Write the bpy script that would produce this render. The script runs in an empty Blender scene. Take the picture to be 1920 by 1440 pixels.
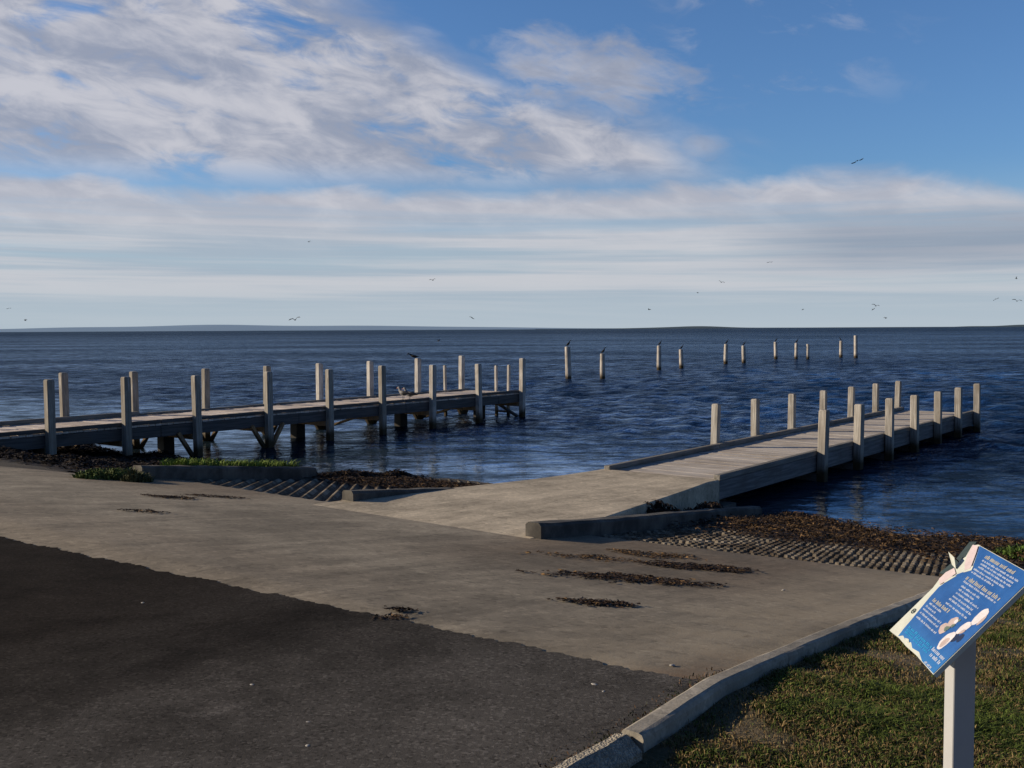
import bpy, math, random
import numpy as np
from mathutils import Vector, Matrix, Euler

random.seed(7)
rng = np.random.default_rng(11)
sc = bpy.context.scene
col = sc.collection
R = math.radians

# ------------------------------------------------------------------ frame of the place
# s runs down the boat ramp towards the sea, t runs to the right along the shore, z = 0 is the water
A2 = np.array((0.6198, 0.7848)); B2 = np.array((0.7848, -0.6198))
YAW = math.atan2(A2[1], A2[0])
CAM_H = 3.0
def S(s, t, z=0.0): return Vector((s*A2[0]+t*B2[0], s*A2[1]+t*B2[1], z))
def sstep(a, b, x):
    x = np.clip((np.asarray(x, float)-a)/(b-a), 0, 1); return x*x*(3-2*x)
def gz(s, t):
    """height of the ground"""
    s = np.asarray(s, float); t = np.asarray(t, float)
    z = np.where(s < 4.3, 1.28+(4.3-np.maximum(s, -12))*0.026, 1.28-0.12*(s-4.3))
    z = np.where(s > 22, 1.28-0.12*17.7-0.03*(s-22), z)
    z = z - 0.22*sstep(-13.5, -15.5, t)*sstep(7.2, 10.5, s)
    return z
def g1(s, t): return float(gz(s, t))
HZ = lambda px: 622-10*px/1920
def sight(px, py, d):
    """a point at distance d out over the water, seen at that bearing and height"""
    return Vector(((px-960)/1900*d, d, CAM_H+(HZ(px)-py)/1900*d))

# ------------------------------------------------------------------ object helpers
def tag(o, label=None, cat=None, group=None, kind=None):
    if label: o['label'] = label
    if cat: o['category'] = cat
    if group: o['group'] = group
    if kind: o['kind'] = kind
    return o
def empty(name, loc, rz=0.0):
    o = bpy.data.objects.new(name, None); o.empty_display_size = 0.2
    o.location = loc; o.rotation_euler = (0, 0, rz); col.objects.link(o); return o
class MB:
    def __init__(self): self.v = []; self.f = []; self.c = None
    def add(self, vs, fs):
        n = len(self.v); self.v += [tuple(p) for p in vs]; self.f += [tuple(i+n for i in f) for f in fs]
    def box(self, x0, x1, y0, y1, z0, z1):
        self.add([(x, y, z) for z in (z0, z1) for y in (y0, y1) for x in (x0, x1)],
                 [(0, 2, 3, 1), (4, 5, 7, 6), (0, 1, 5, 4), (2, 6, 7, 3), (0, 4, 6, 2), (1, 3, 7, 5)])
    def bar(self, p, q, w, h, up=(0, 0, 1)):
        p = Vector(p); q = Vector(q); d = (q-p).normalized(); x = d.cross(Vector(up)).normalized(); y = x.cross(d)
        vs = [e+x*(sx*w/2)+y*(sy*h/2) for e in (p, q) for sx, sy in ((-1, -1), (1, -1), (1, 1), (-1, 1))]
        self.add(vs, [(3, 2, 1, 0), (4, 5, 6, 7)]+[(i, (i+1) % 4, 4+(i+1) % 4, 4+i) for i in range(4)])
    def tube(self, pts, rad, n=10, cap=True):
        base = len(self.v); pts = [Vector(p) for p in pts]
        for i, p in enumerate(pts):
            d = (pts[min(i+1, len(pts)-1)]-pts[max(i-1, 0)]).normalized()
            x = d.cross(Vector((0.03, 0.99, 0.05))).normalized(); y = x.cross(d)
            r = rad[i] if hasattr(rad, '__len__') else rad
            rw, rh = r if hasattr(r, '__len__') else (r, r)
            for k in range(n):
                a = 2*math.pi*k/n; self.v.append(tuple(p+x*(rh*math.cos(a))+y*(rw*math.sin(a))))
        for i in range(len(pts)-1):
            for k in range(n):
                self.f.append((base+i*n+k, base+i*n+(k+1) % n, base+(i+1)*n+(k+1) % n, base+(i+1)*n+k))
        if cap:
            self.f.append(tuple(base+k for k in range(n))[::-1]); self.f.append(tuple(base+(len(pts)-1)*n+k for k in range(n)))
    def mesh(self, name):
        me = bpy.data.meshes.new(name); me.from_pydata(self.v, [], self.f); me.validate(); me.update(); return me
    def build(self, name, mat, parent=None, smooth=False, bevel=0.0):
        o = bpy.data.objects.new(name, self.mesh(name)); col.objects.link(o)
        o.data.materials.append(mat)
        if parent: o.parent = parent
        import bmesh
        bm = bmesh.new(); bm.from_mesh(o.data); bmesh.ops.recalc_face_normals(bm, faces=bm.faces)
        if bevel: bmesh.ops.bevel(bm, geom=[e for e in bm.edges if len(e.link_faces) == 2 and e.calc_face_angle(0) > 0.5], offset=bevel, segments=2, affect='EDGES', profile=0.5)
        bm.to_mesh(o.data); bm.free()
        if smooth:
            for p in o.data.polygons: p.use_smooth = True
        return o
def np_obj(name, V, F, mat, colors=None, smooth=False, parent=None):
    """mesh from arrays: V (n,3), F (m,k)"""
    me = bpy.data.meshes.new(name); V = np.asarray(V, np.float32); F = np.asarray(F, np.int32)
    m, k = F.shape
    me.vertices.add(len(V)); me.vertices.foreach_set('co', V.ravel())
    me.loops.add(m*k); me.loops.foreach_set('vertex_index', F.ravel())
    me.polygons.add(m); me.polygons.foreach_set('loop_start', np.arange(m, dtype=np.int32)*k)
    try: me.polygons.foreach_set('loop_total', np.full(m, k, np.int32))
    except Exception: pass
    if smooth: me.polygons.foreach_set('use_smooth', np.ones(m, bool))
    if colors is not None:
        at = me.color_attributes.new('tone', 'FLOAT_COLOR', 'POINT')
        c = np.ones((len(V), 4), np.float32); c[:, :3] = colors; at.data.foreach_set('color', c.ravel())
    me.update(calc_edges=True); me.validate()
    o = bpy.data.objects.new(name, me); col.objects.link(o); me.materials.append(mat)
    if parent: o.parent = parent
    return o
def grid_faces(nu, nv):
    i = np.arange(nu-1)[:, None]*nv+np.arange(nv-1)[None, :]
    return np.stack([i, i+nv, i+nv+1, i+1], -1).reshape(-1, 4)
def st_xyz(s, t, z):
    return np.stack([s*A2[0]+t*B2[0], s*A2[1]+t*B2[1], z], -1)
def sheet(name, tvals, s0, s1, ns, zf, mat, smooth=True, fit=None):
    """a sheet of ground between s0(t) and s1(t)"""
    t = np.asarray(tvals, float); u = np.linspace(0, 1, ns)
    T, U = np.meshgrid(t, u, indexing='ij'); a = np.array([s0(x) for x in t])[:, None]; b = np.array([s1(x) for x in t])[:, None]
    Sg = a+(b-a)*U
    if fit: T = np.where(T > -3, -3+(T+3)*(fit(Sg)+0.06+3)/0.7, T)
    V = st_xyz(Sg, T, zf(Sg, T)).reshape(-1, 3)
    return np_obj(name, V, grid_faces(len(t), ns), mat, smooth=smooth)
def vnoise(x, y, seed=0, oct=4):
    """cheap smooth noise as a sum of sines, about -1..1"""
    r = np.random.default_rng(seed); out = 0; amp = 1; tot = 0; f = 1.0
    for o in range(oct):
        for k in range(4):
            a = r.uniform(0, 6.283); w = f*r.uniform(0.7, 1.4)
            out = out+amp*np.sin(w*(np.cos(a)*x+np.sin(a)*y)+r.uniform(0, 6.283))/2.4
        tot += amp; amp *= 0.55; f *= 2.1
    return out/tot

# ------------------------------------------------------------------ node helpers
class NT:
    def __init__(self, nt): self.nt = nt; self.N = nt.nodes; self.L = nt.links
    def node(self, ty, **kw):
        n = self.N.new(ty)
        for k, v in kw.items(): setattr(n, k, v)
        return n
    def put(self, sock, v):
        if isinstance(v, bpy.types.NodeSocket): self.L.new(v, sock)
        elif v is not None:
            if hasattr(sock.default_value, '__len__') and not hasattr(v, '__len__'): v = (v,)*len(sock.default_value)
            elif hasattr(sock.default_value, '__len__') and len(sock.default_value) == 4 and len(v) == 3: v = (*v, 1)
            sock.default_value = v
    def m(self, op, a, b=None, c=None, clamp=False):
        n = self.node('ShaderNodeMath', operation=op, use_clamp=clamp)
        self.put(n.inputs[0], a)
        if b is not None: self.put(n.inputs[1], b)
        if c is not None: self.put(n.inputs[2], c)
        return n.outputs[0]
    def ss(self, x, a, b, lo=0.0, hi=1.0):
        n = self.node('ShaderNodeMapRange', interpolation_type='SMOOTHSTEP')
        if a > b: a, b, lo, hi = b, a, hi, lo
        for i, v in enumerate((x, a, b, lo, hi)): self.put(n.inputs[i], v)
        return n.outputs[0]
    def noise(self, vec, scale, detail=4, rough=0.55, dist=0.0, out=0):
        n = self.node('ShaderNodeTexNoise'); self.put(n.inputs['Vector'], vec); n.inputs['Scale'].default_value = scale
        n.inputs['Detail'].default_value = detail; n.inputs['Roughness'].default_value = rough; n.inputs['Distortion'].default_value = dist
        return n.outputs[out]
    def mix(self, f, a, b, mode='MIX'):
        n = self.node('ShaderNodeMix', data_type='RGBA', blend_type=mode)
        self.put(n.inputs[0], f); self.put(n.inputs[6], a); self.put(n.inputs[7], b); return n.outputs[2]
    def ramp(self, f, stops):
        n = self.node('ShaderNodeValToRGB'); e = n.color_ramp.elements
        while len(e) < len(stops): e.new(0.5)
        for el, (p, c) in zip(e, stops): el.position = p; el.color = (*c, 1)
        self.put(n.inputs[0], f); return n.outputs[0]
    def vec(self, x, y, z=0.0):
        n = self.node('ShaderNodeCombineXYZ'); self.put(n.inputs[0], x); self.put(n.inputs[1], y); self.put(n.inputs[2], z); return n.outputs[0]
    def sep(self, v):
        n = self.node('ShaderNodeSeparateXYZ'); self.put(n.inputs[0], v); return n.outputs
    def scale(self, v, s):
        n = self.node('ShaderNodeVectorMath', operation='MULTIPLY'); self.put(n.inputs[0], v); self.put(n.inputs[1], s); return n.outputs[0]
    def dot(self, v, s):
        n = self.node('ShaderNodeVectorMath', operation='DOT_PRODUCT'); self.put(n.inputs[0], v); self.put(n.inputs[1], s); return n.outputs['Value']
    def pos(self): return self.node('ShaderNodeNewGeometry').outputs['Position']
    def obj(self): return self.node('ShaderNodeTexCoord').outputs['Object']
    def rand(self): return self.node('ShaderNodeObjectInfo').outputs['Random']
    def bump(self, h, strength, dist):
        n = self.node('ShaderNodeBump'); self.put(n.inputs['Height'], h); n.inputs['Strength'].default_value = strength; n.inputs['Distance'].default_value = dist
        return n.outputs[0]
def material(name, fn):
    m = bpy.data.materials.new(name); m.use_nodes = True; t = NT(m.node_tree); t.bsdf = t.N['Principled BSDF']
    r = fn(t)
    for k, v in r.items(): t.put(t.bsdf.inputs[k], v)
    return m
def gray(v, tint=(1, 1, 1)): return tuple(v*c for c in tint)

# ------------------------------------------------------------------ materials
def st_nodes(t):
    p = t.pos(); return p, t.dot(p, (A2[0], A2[1], 0)), t.dot(p, (B2[0], B2[1], 0))
def m_concrete(t, base=(0.385, 0.335, 0.252), wet=True):
    p, s, tt = st_nodes(t)
    big = t.noise(p, 0.45, 5, 0.6, 0.4); mid = t.noise(p, 2.3, 6, 0.65, 0.3); fine = t.noise(p, 60, 3, 0.7)
    streak = t.noise(t.vec(t.m('MULTIPLY', s, 0.35), t.m('MULTIPLY', tt, 3.2)), 1.0, 5, 0.6, 0.2)
    v = t.m('ADD', t.m('MULTIPLY', big, 0.7), t.m('ADD', t.m('MULTIPLY', mid, 0.5), t.m('MULTIPLY', streak, 0.55)))
    c = t.mix(t.ss(v, 0.66, 1.08), gray(0.56, base), gray(1.14, base))
    c = t.mix(t.ss(fine, 0.35, 0.75), c, t.mix(1.0, c, gray(0.78), 'MULTIPLY'))
    fs = t.noise(t.vec(t.m('MULTIPLY', s, 0.9), t.m('MULTIPLY', tt, 14)), 1.0, 6, 0.7, 0.4)
    c = t.mix(t.ss(fs, 0.45, 0.75, 0, 0.5), c, t.mix(1.0, c, gray(0.66), 'MULTIPLY'))
    grit = t.node('ShaderNodeTexVoronoi'); t.put(grit.inputs['Vector'], p); grit.inputs['Scale'].default_value = 24
    gv = t.sep(grit.outputs['Color'])[0]
    c = t.mix(t.ss(gv, 0.80, 0.98, 0, 0.45), c, t.mix(1.0, c, gray(1.5), 'MULTIPLY'))
    c = t.mix(t.ss(gv, 0.18, 0.02, 0, 0.45), c, t.mix(1.0, c, gray(0.5), 'MULTIPLY'))
    speck = t.noise(t.scale(p, (0.6, 1.3, 1)), 7, 5, 0.72, 0.6)
    c = t.mix(t.ss(speck, 0.62, 0.72, 0, 0.6), c, gray(0.05, (1, 0.8, 0.6)))
    if wet:
        # damp and dirty towards the sea and across the foot of the right-hand lane
        zone = t.m('MULTIPLY', t.ss(s, 5.6, 7.6), t.m('MULTIPLY', t.ss(tt, -7.2, -5.6), t.ss(tt, -2.6, -4.0)))
        zone2 = t.m('MULTIPLY', t.ss(s, 6.4, 8.4), t.ss(tt, -9.6, -11.5))
        zone3 = t.m('MULTIPLY', t.ss(s, 5.6, 4.9), t.ss(tt, -3.0, -6.0))
        z = t.m('MAXIMUM', t.m('MAXIMUM', zone, t.m('MULTIPLY', zone2, 0.8)), t.m('MULTIPLY', zone3, 0.35))
        z = t.m('MULTIPLY', z, t.ss(t.m('ADD', big, t.m('MULTIPLY', streak, 0.6)), 0.5, 0.95, 0.45, 1.0))
        c = t.mix(z, c, t.mix(1.0, c, (0.56, 0.50, 0.46), 'MULTIPLY'))
        warm = t.m('MULTIPLY', t.ss(tt, -4.0, -2.5), t.ss(t.m('ADD', mid, t.m('MULTIPLY', big, 0.5)), 0.55, 0.9, 0.2, 1.0))
        c = t.mix(t.m('MULTIPLY', warm, 0.55), c, (0.37, 0.30, 0.20))
        dirt = t.m('MULTIPLY', t.m('MULTIPLY', t.ss(tt, -2.75, -2.25), t.ss(s, 5.4, 4.2)), t.ss(mid, 0.4, 0.6, 0.2, 0.8))
        c = t.mix(dirt, c, (0.17, 0.09, 0.045))
    return {'Base Color': c, 'Roughness': 0.92, 'Specular IOR Level': 0.2,
            'Normal': t.bump(t.m('ADD', t.m('MULTIPLY', fine, 0.5), mid), 0.35, 0.01)}
CONC = material('concrete', m_concrete)
CONC_PALE = material('pale_concrete', lambda t: m_concrete(t, (0.62, 0.535, 0.40), False))
def m_blocks(t):
    r = m_concrete(t, (0.36, 0.315, 0.245), False)
    d = t.noise(t.pos(), 1.7, 6, 0.7, 0.6)
    r['Base Color'] = t.mix(t.ss(d, 0.62, 0.42, 0.0, 0.85), r['Base Color'], (0.055, 0.038, 0.024)); return r
BLOCKS = material('worn_blocks', lambda t: m_blocks(t))
def m_kerb(t):
    r = m_concrete(t, (0.46, 0.42, 0.345), False); return r
KERB = material('kerb_concrete', m_kerb)
def m_rough(t):
    p = t.pos(); v = t.node('ShaderNodeTexVoronoi'); t.put(v.inputs['Vector'], p); v.inputs['Scale'].default_value = 90
    n = t.noise(p, 22, 5, 0.7)
    c = t.mix(t.ss(v.outputs['Distance'], 0.1, 0.6), (0.66, 0.585, 0.46), (0.40, 0.36, 0.285))
    c = t.mix(t.ss(n, 0.35, 0.7), t.mix(1.0, c, gray(0.55), 'MULTIPLY'), c)
    return {'Base Color': c, 'Roughness': 0.95, 'Normal': t.bump(t.m('ADD', n, v.outputs['Distance']), 0.8, 0.012)}
ROUGH = material('exposed_aggregate', m_rough)
def m_darkwall(t):
    p = t.pos(); n = t.noise(p, 2.2, 6, 0.65); f = t.noise(p, 40, 3, 0.6); z = t.sep(p)[2]
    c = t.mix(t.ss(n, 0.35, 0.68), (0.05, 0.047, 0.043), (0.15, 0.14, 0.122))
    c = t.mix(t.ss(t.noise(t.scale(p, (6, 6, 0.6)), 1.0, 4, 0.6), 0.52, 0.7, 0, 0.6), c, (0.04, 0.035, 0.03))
    return {'Base Color': c, 'Roughness': 0.93, 'Normal': t.bump(t.m('ADD', n, t.m('MULTIPLY', f, 0.4)), 0.5, 0.015)}
DARKWALL = material('weathered_concrete', m_darkwall)
def m_asphalt(t):
    p, s, tt = st_nodes(t)
    big = t.noise(p, 0.4, 4, 0.6, 0.6); mid = t.noise(p, 3.0, 5, 0.6)
    v = t.node('ShaderNodeTexVoronoi'); t.put(v.inputs['Vector'], p); v.inputs['Scale'].default_value = 75
    agg = t.sep(v.outputs['Color'])[0]; fine = t.noise(p, 130, 2, 0.6)
    b = t.m('ADD', t.m('MULTIPLY', big, 0.6), t.m('MULTIPLY', mid, 0.4))
    lane = t.ss(t.m('ADD', tt, t.m('MULTIPLY', t.m('SUBTRACT', big, 0.5), 2.5)), -5.6, -2.8)
    dark = t.mix(t.ss(b, 0.38, 0.62), (0.012, 0.0098, 0.0083), (0.026, 0.0215, 0.018))
    lite = t.mix(t.ss(b, 0.38, 0.62), (0.058, 0.054, 0.049), (0.104, 0.097, 0.088))
    c = t.mix(lane, dark, lite)
    c = t.mix(t.ss(agg, 0.72, 1.0, 0, 0.6), c, t.mix(1.0, c, gray(2.0), 'MULTIPLY'))
    c = t.mix(t.ss(agg, 0.25, 0.0, 0, 0.7), c, t.mix(1.0, c, gray(0.45), 'MULTIPLY'))
    c = t.mix(t.ss(t.noise(t.scale(p, (1, 1.6, 1)), 1.1, 6, 0.75, 0.8), 0.54, 0.72, 0, 0.75), c, t.mix(1.0, c, gray(1.75), 'MULTIPLY'))
    return {'Base Color': c, 'Roughness': 0.95, 'Specular IOR Level': 0.04, 'Normal': t.bump(t.m('ADD', agg, fine), 0.45, 0.005)}
ASPH = material('asphalt', m_asphalt)
def m_soil(t):
    p = t.pos(); n = t.noise(p, 1.6, 6, 0.65, 0.4); f = t.noise(p, 25, 4, 0.7)
    c = t.ramp(t.m('ADD', t.m('MULTIPLY', n, 0.7), t.m('MULTIPLY', f, 0.3)), [(0.3, (0.018, 0.014, 0.010)), (0.5, (0.05, 0.038, 0.025)), (0.72, (0.11, 0.085, 0.055))])
    return {'Base Color': c, 'Roughness': 0.95, 'Normal': t.bump(t.m('ADD', n, f), 0.7, 0.03)}
SOIL = material('shore_soil', m_soil)
def m_lawn(t):
    p = t.pos(); n = t.noise(p, 1.8, 6, 0.65, 0.5); f = t.noise(p, 30, 4, 0.7)
    c = t.ramp(t.m('ADD', t.m('MULTIPLY', n, 0.75), t.m('MULTIPLY', f, 0.25)),
               [(0.34, (0.035, 0.042, 0.014)), (0.46, (0.085, 0.075, 0.032)), (0.58, (0.155, 0.118, 0.065)), (0.74, (0.27, 0.20, 0.12))])
    return {'Base Color': c, 'Roughness': 0.95, 'Normal': t.bump(t.m('ADD', n, f), 0.8, 0.03)}
LAWN = material('lawn_soil', m_lawn)
def m_tone(t, rough=0.8, trans=0.0):
    a = t.node('ShaderNodeVertexColor'); a.layer_name = 'tone'
    n = t.noise(t.pos(), 45, 3, 0.6)
    c = t.mix(t.ss(n, 0.3, 0.7), t.mix(1.0, a.outputs[0], gray(0.65), 'MULTIPLY'), a.outputs[0])
    return {'Base Color': c, 'Roughness': rough, 'Specular IOR Level': 0.25}
GRASS = material('grass_blades', m_tone)
WEED = material('dried_seaweed', lambda t: m_tone(t, 0.7))
FEATHER = material('feathers', lambda t: m_tone(t, 0.75))
def m_post(t, base=(0.46, 0.41, 0.33)):
    p = t.pos(); o = t.obj(); r = t.rand()
    q = t.node('ShaderNodeVectorMath', operation='ADD'); t.put(q.inputs[0], o); t.put(q.inputs[1], t.vec(t.m('MULTIPLY', r, 31), t.m('MULTIPLY', r, 17), t.m('MULTIPLY', r, 7)))
    q = q.outputs[0]
    grain = t.noise(t.scale(q, (38, 38, 1.6)), 1.0, 6, 0.65, 0.3); blot = t.noise(q, 2.6, 5, 0.6)
    c = t.mix(t.ss(grain, 0.36, 0.66), gray(0.5, base), gray(1.08, base))
    c = t.mix(t.ss(blot, 0.4, 0.7, 0, 0.55), c, gray(0.62, (0.42, 0.36, 0.28)))
    c = t.mix(t.m('MULTIPLY', r, 0.22), c, gray(0.16, (1, 0.92, 0.8)))
    c = t.mix(t.m('MULTIPLY', t.ss(t.sep(o)[2], 1.0, 1.9), t.ss(t.noise(t.scale(q, (16, 16, 2.2)), 1.0, 4, 0.6), 0.55, 0.68, 0, 0.5)), c, (0.74, 0.72, 0.68))
    z = t.sep(p)[2]
    zz = t.m('ADD', z, t.m('MULTIPLY', t.m('SUBTRACT', blot, 0.5), 0.45))
    c = t.mix(t.ss(zz, 0.30, 0.12), c, (0.022, 0.02, 0.014))
    c = t.mix(t.ss(zz, 0.45, 0.22, 0, 0.5), c, (0.10, 0.07, 0.035))
    return {'Base Color': c, 'Roughness': 0.88, 'Specular IOR Level': 0.2, 'Normal': t.bump(grain, 0.5, 0.008)}
POST = material('weathered_grey_timber', lambda t: m_post(t, (0.42, 0.395, 0.345)))
POST_W = material('weathered_white_timber', lambda t: m_post(t, (0.70, 0.665, 0.61)))
POST_R = material('weathered_cream_timber', lambda t: m_post(t, (0.52, 0.49, 0.435)))
BRACE = material('bare_brown_timber', lambda t: m_post(t, (0.42, 0.25, 0.115)))
PILE = material('pile_timber', lambda t: m_post(t, (0.72, 0.67, 0.60)))
def m_shaded_pile(t):
    g = t.noise(t.scale(t.obj(), (30, 30, 2)), 1.0, 5, 0.6)
    return {'Base Color': t.mix(g, (0.012, 0.010, 0.008), (0.035, 0.028, 0.02)), 'Roughness': 0.85, 'Normal': t.bump(g, 0.4, 0.01)}
SHADED_PILE = material('shaded_pile_timber', m_shaded_pile)  # near-black tone carries the shade under the deck
def m_deck(t, base):
    o = t.obj(); x, y, z = t.sep(o)
    k = t.node('ShaderNodeTexWhiteNoise', noise_dimensions='1D'); t.put(k.inputs['W'], t.m('FLOOR', t.m('DIVIDE', x, 0.16)))
    w = k.outputs['Value']
    grain = t.noise(t.vec(t.m('MULTIPLY', x, 55), t.m('ADD', t.m('MULTIPLY', y, 2.4), t.m('MULTIPLY', w, 40))), 1.0, 5, 0.65, 0.3)
    blot = t.noise(o, 1.1, 5, 0.6)
    c = t.mix(t.ss(grain, 0.33, 0.68), gray(0.62, base), gray(1.06, base))
    c = t.mix(t.m('MULTIPLY', w, 0.6), c, t.mix(1.0, c, (0.52, 0.49, 0.46), 'MULTIPLY'))
    c = t.mix(t.ss(blot, 0.42, 0.7, 0, 0.45), c, t.mix(1.0, c, (0.62, 0.56, 0.5), 'MULTIPLY'))
    return {'Base Color': c, 'Roughness': 0.9, 'Specular IOR Level': 0.2, 'Normal': t.bump(grain, 0.4, 0.006)}
DECK_L = material('sunbleached_deck', lambda t: m_deck(t, (0.86, 0.77, 0.69)))
DECK_R = material('grey_deck', lambda t: m_deck(t, (0.70, 0.645, 0.575)))
def m_beam(t, base=(0.24, 0.24, 0.24)):
    o = t.obj(); g = t.noise(t.scale(o, (1.3, 24, 24)), 1.0, 6, 0.65, 0.2); b = t.noise(o, 1.7, 5, 0.6)
    c = t.mix(t.ss(g, 0.35, 0.68), gray(0.55, base), base)
    c = t.mix(t.ss(b, 0.45, 0.7, 0, 0.5), c, gray(0.12, (1, 0.85, 0.7)))
    return {'Base Color': c, 'Roughness': 0.88, 'Specular IOR Level': 0.2, 'Normal': t.bump(g, 0.5, 0.008)}
BEAM_R = material('grey_beam_timber', m_beam)
BEAM_L = material('dark_beam_timber', lambda t: m_beam(t, (0.125, 0.125, 0.125)))  # tone lowered to deepen the shade on beams and joists
KERBRAIL = material('kerb_rail_timber', lambda t: m_beam(t, (0.30, 0.285, 0.255)))
def m_water(t):
    p, s, tt = st_nodes(t)
    n1 = t.noise(p, 2.2, 4, 0.62, 0.4); n2 = t.noise(t.scale(p, (0.6, 1.0, 1.0)), 0.30, 7, 0.62); n3 = t.noise(p, 8.0, 2, 0.5)
    calm = t.ss(s, 15.5, 27, 0.10, 1.0)
    gust = t.ss(t.noise(t.scale(p, (0.02, 0.05, 1)), 1.0, 3, 0.5), 0.35, 0.65, 0.7, 1.15)
    h = t.m('MULTIPLY', t.m('ADD', t.m('MULTIPLY', n1, 0.6), t.m('ADD', t.m('MULTIPLY', n2, 1.2), t.m('MULTIPLY', n3, 0.12))), t.m('MULTIPLY', calm, gust))
    c = t.mix(t.ss(s, 15, 30), (0.016, 0.030, 0.045), (0.004, 0.014, 0.038))
    nrm = t.bump(h, 1.0, 0.30)
    dif = t.node('ShaderNodeBsdfDiffuse'); t.put(dif.inputs['Color'], c); t.put(dif.inputs['Normal'], nrm)
    glo = t.node('ShaderNodeBsdfGlossy'); t.put(glo.inputs['Color'], (0.60, 0.76, 0.98)); glo.inputs['Roughness'].default_value = 0.08; t.put(glo.inputs['Normal'], nrm)
    fr = t.node('ShaderNodeFresnel'); fr.inputs['IOR'].default_value = 1.333; t.put(fr.inputs['Normal'], nrm)
    mx = t.node('ShaderNodeMixShader')
    chop = t.noise(t.scale(p, (0.50, 0.95, 1)), 1.0, 11, 0.82, 0.2)
    rng_ = t.m('MULTIPLY', t.m('MULTIPLY', t.ss(s, 15, 26, 0.95, 0.60), t.ss(tt, -11.5, -7.5, 1.15, 0.55)), t.m('MULTIPLY', t.ss(chop, 0.40, 0.64, 0.12, 0.84), t.ss(t.noise(t.scale(p, (0.016, 0.045, 1)), 1.0, 4, 0.55), 0.36, 0.62, 0.68, 1.25)))  # reflected brightness put in by place and noise, dimmer right of the landing
    t.put(mx.inputs[0], t.m('MULTIPLY', t.m('MULTIPLY', fr.outputs[0], rng_), t.ss(t.sep(p)[1], 120, 900, 1.0, 0.5))); t.L.new(dif.outputs[0], mx.inputs[1]); t.L.new(glo.outputs[0], mx.inputs[2])
    out = [n for n in t.N if n.type == 'OUTPUT_MATERIAL'][0]; t.L.new(mx.outputs[0], out.inputs['Surface'])
    return {}
WATER = material('sea_water', m_water)
HILL = material('hazy_hills', lambda t: {'Base Color': t.mix(t.noise(t.scale(t.pos(), (0.003, 0.003, 0.02)), 1.0, 4, 0.6), (0.27, 0.40, 0.56), (0.32, 0.45, 0.60)), 'Roughness': 1.0, 'Specular IOR Level': 0.0})  # distance haze is put into the hill colour
LAND = material('far_low_land', lambda t: {'Base Color': t.mix(t.noise(t.scale(t.pos(), (0.006, 0.006, 0.05)), 1.0, 4, 0.6), (0.08, 0.125, 0.16), (0.115, 0.155, 0.185)), 'Roughness': 1.0, 'Specular IOR Level': 0.0})  # blue-grey of distance haze put into the land colour
def flat(name, c, rough=0.6, var=0.2, scale=40, spec=0.3):
    return material(name, lambda t: {'Base Color': t.mix(t.noise(t.obj(), scale, 4, 0.6), gray(1-var, c), gray(1+var*0.5, c)), 'Roughness': rough, 'Specular IOR Level': spec})
STEEL = material('galvanised_steel', lambda t: {'Base Color': t.mix(t.noise(t.obj(), 14, 5, 0.7), (0.44, 0.45, 0.46), (0.54, 0.545, 0.55)), 'Roughness': 0.6, 'Metallic': 0.15})
def m_blue(t):
    o = t.obj(); n = t.noise(o, 9, 4, 0.6); x, y, z = t.sep(o)
    c = t.mix(t.ss(n, 0.3, 0.75), (0.014, 0.085, 0.30), (0.030, 0.135, 0.42))
    c = t.mix(t.ss(y, 0.10, 0.0, 0, 0.6), c, (0.03, 0.22, 0.56))
    return {'Base Color': c, 'Roughness': 0.35, 'Specular IOR Level': 0.4}
SIGN_BLUE = material('faded_blue_print', m_blue)
PAPER = flat('bleached_backing', (0.62, 0.66, 0.60), 0.7, 0.3, 25)
PINKPAPER = flat('torn_pale_laminate', (0.66, 0.56, 0.58), 0.7, 0.3, 22)
SCRAP = flat('dark_torn_backing', (0.045, 0.07, 0.075), 0.7, 0.5, 60)
INK_W = flat('white_lettering', (0.50, 0.58, 0.74), 0.5, 0.2, 90)
INK_Y = flat('buff_lettering', (0.46, 0.45, 0.40), 0.5, 0.25, 90)
INK_C = flat('cyan_lettering', (0.03, 0.30, 0.62), 0.5, 0.15, 60)
SHELL_W = flat('white_shell_print', (0.74, 0.72, 0.76), 0.5, 0.3, 45)
SHELL_P = flat('pink_shell_print', (0.56, 0.46, 0.44), 0.5, 0.4, 45)
SHELL_G = flat('green_shell_print', (0.16, 0.22, 0.18), 0.5, 0.6, 70)
SHADOWPRINT = flat('navy_print', (0.02, 0.035, 0.09), 0.5, 0.3, 50)
SHELL = flat('sea_shell', (0.45, 0.43, 0.39), 0.7, 0.25, 60)

# ------------------------------------------------------------------ the ground
tg = np.concatenate([np.linspace(-400, -45, 12), np.linspace(-42, -26, 12), np.linspace(-25, 14, 400), np.linspace(15, 40, 12), np.linspace(50, 400, 10)])
sg = np.concatenate([np.linspace(-400, -30, 14), np.linspace(-25, 2, 14), np.linspace(2.4, 30, 140), np.linspace(32, 90, 12)])
Tg, Sg = np.meshgrid(tg, sg, indexing='ij')
Zg = gz(Sg, Tg)-0.012-0.22*sstep(-2.34, -2.2, Tg)*sstep(-14, -11, Sg)*sstep(14.2, 13.2, Sg)*sstep(14.0, 13.0, Tg)
wild = np.maximum(sstep(-13.4, -14.6, Tg)*sstep(7.6, 9.0, Sg), sstep(14, 16, Sg))
Zg = Zg+wild*(0.05*vnoise(Sg*1.6, Tg*1.6, 3)+0.02)
np_obj_ground = np_obj('ground', st_xyz(Sg, Tg, Zg).reshape(-1, 3), grid_faces(len(tg), len(sg)), SOIL, smooth=True)
tag(np_obj_ground, kind='structure')
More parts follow.
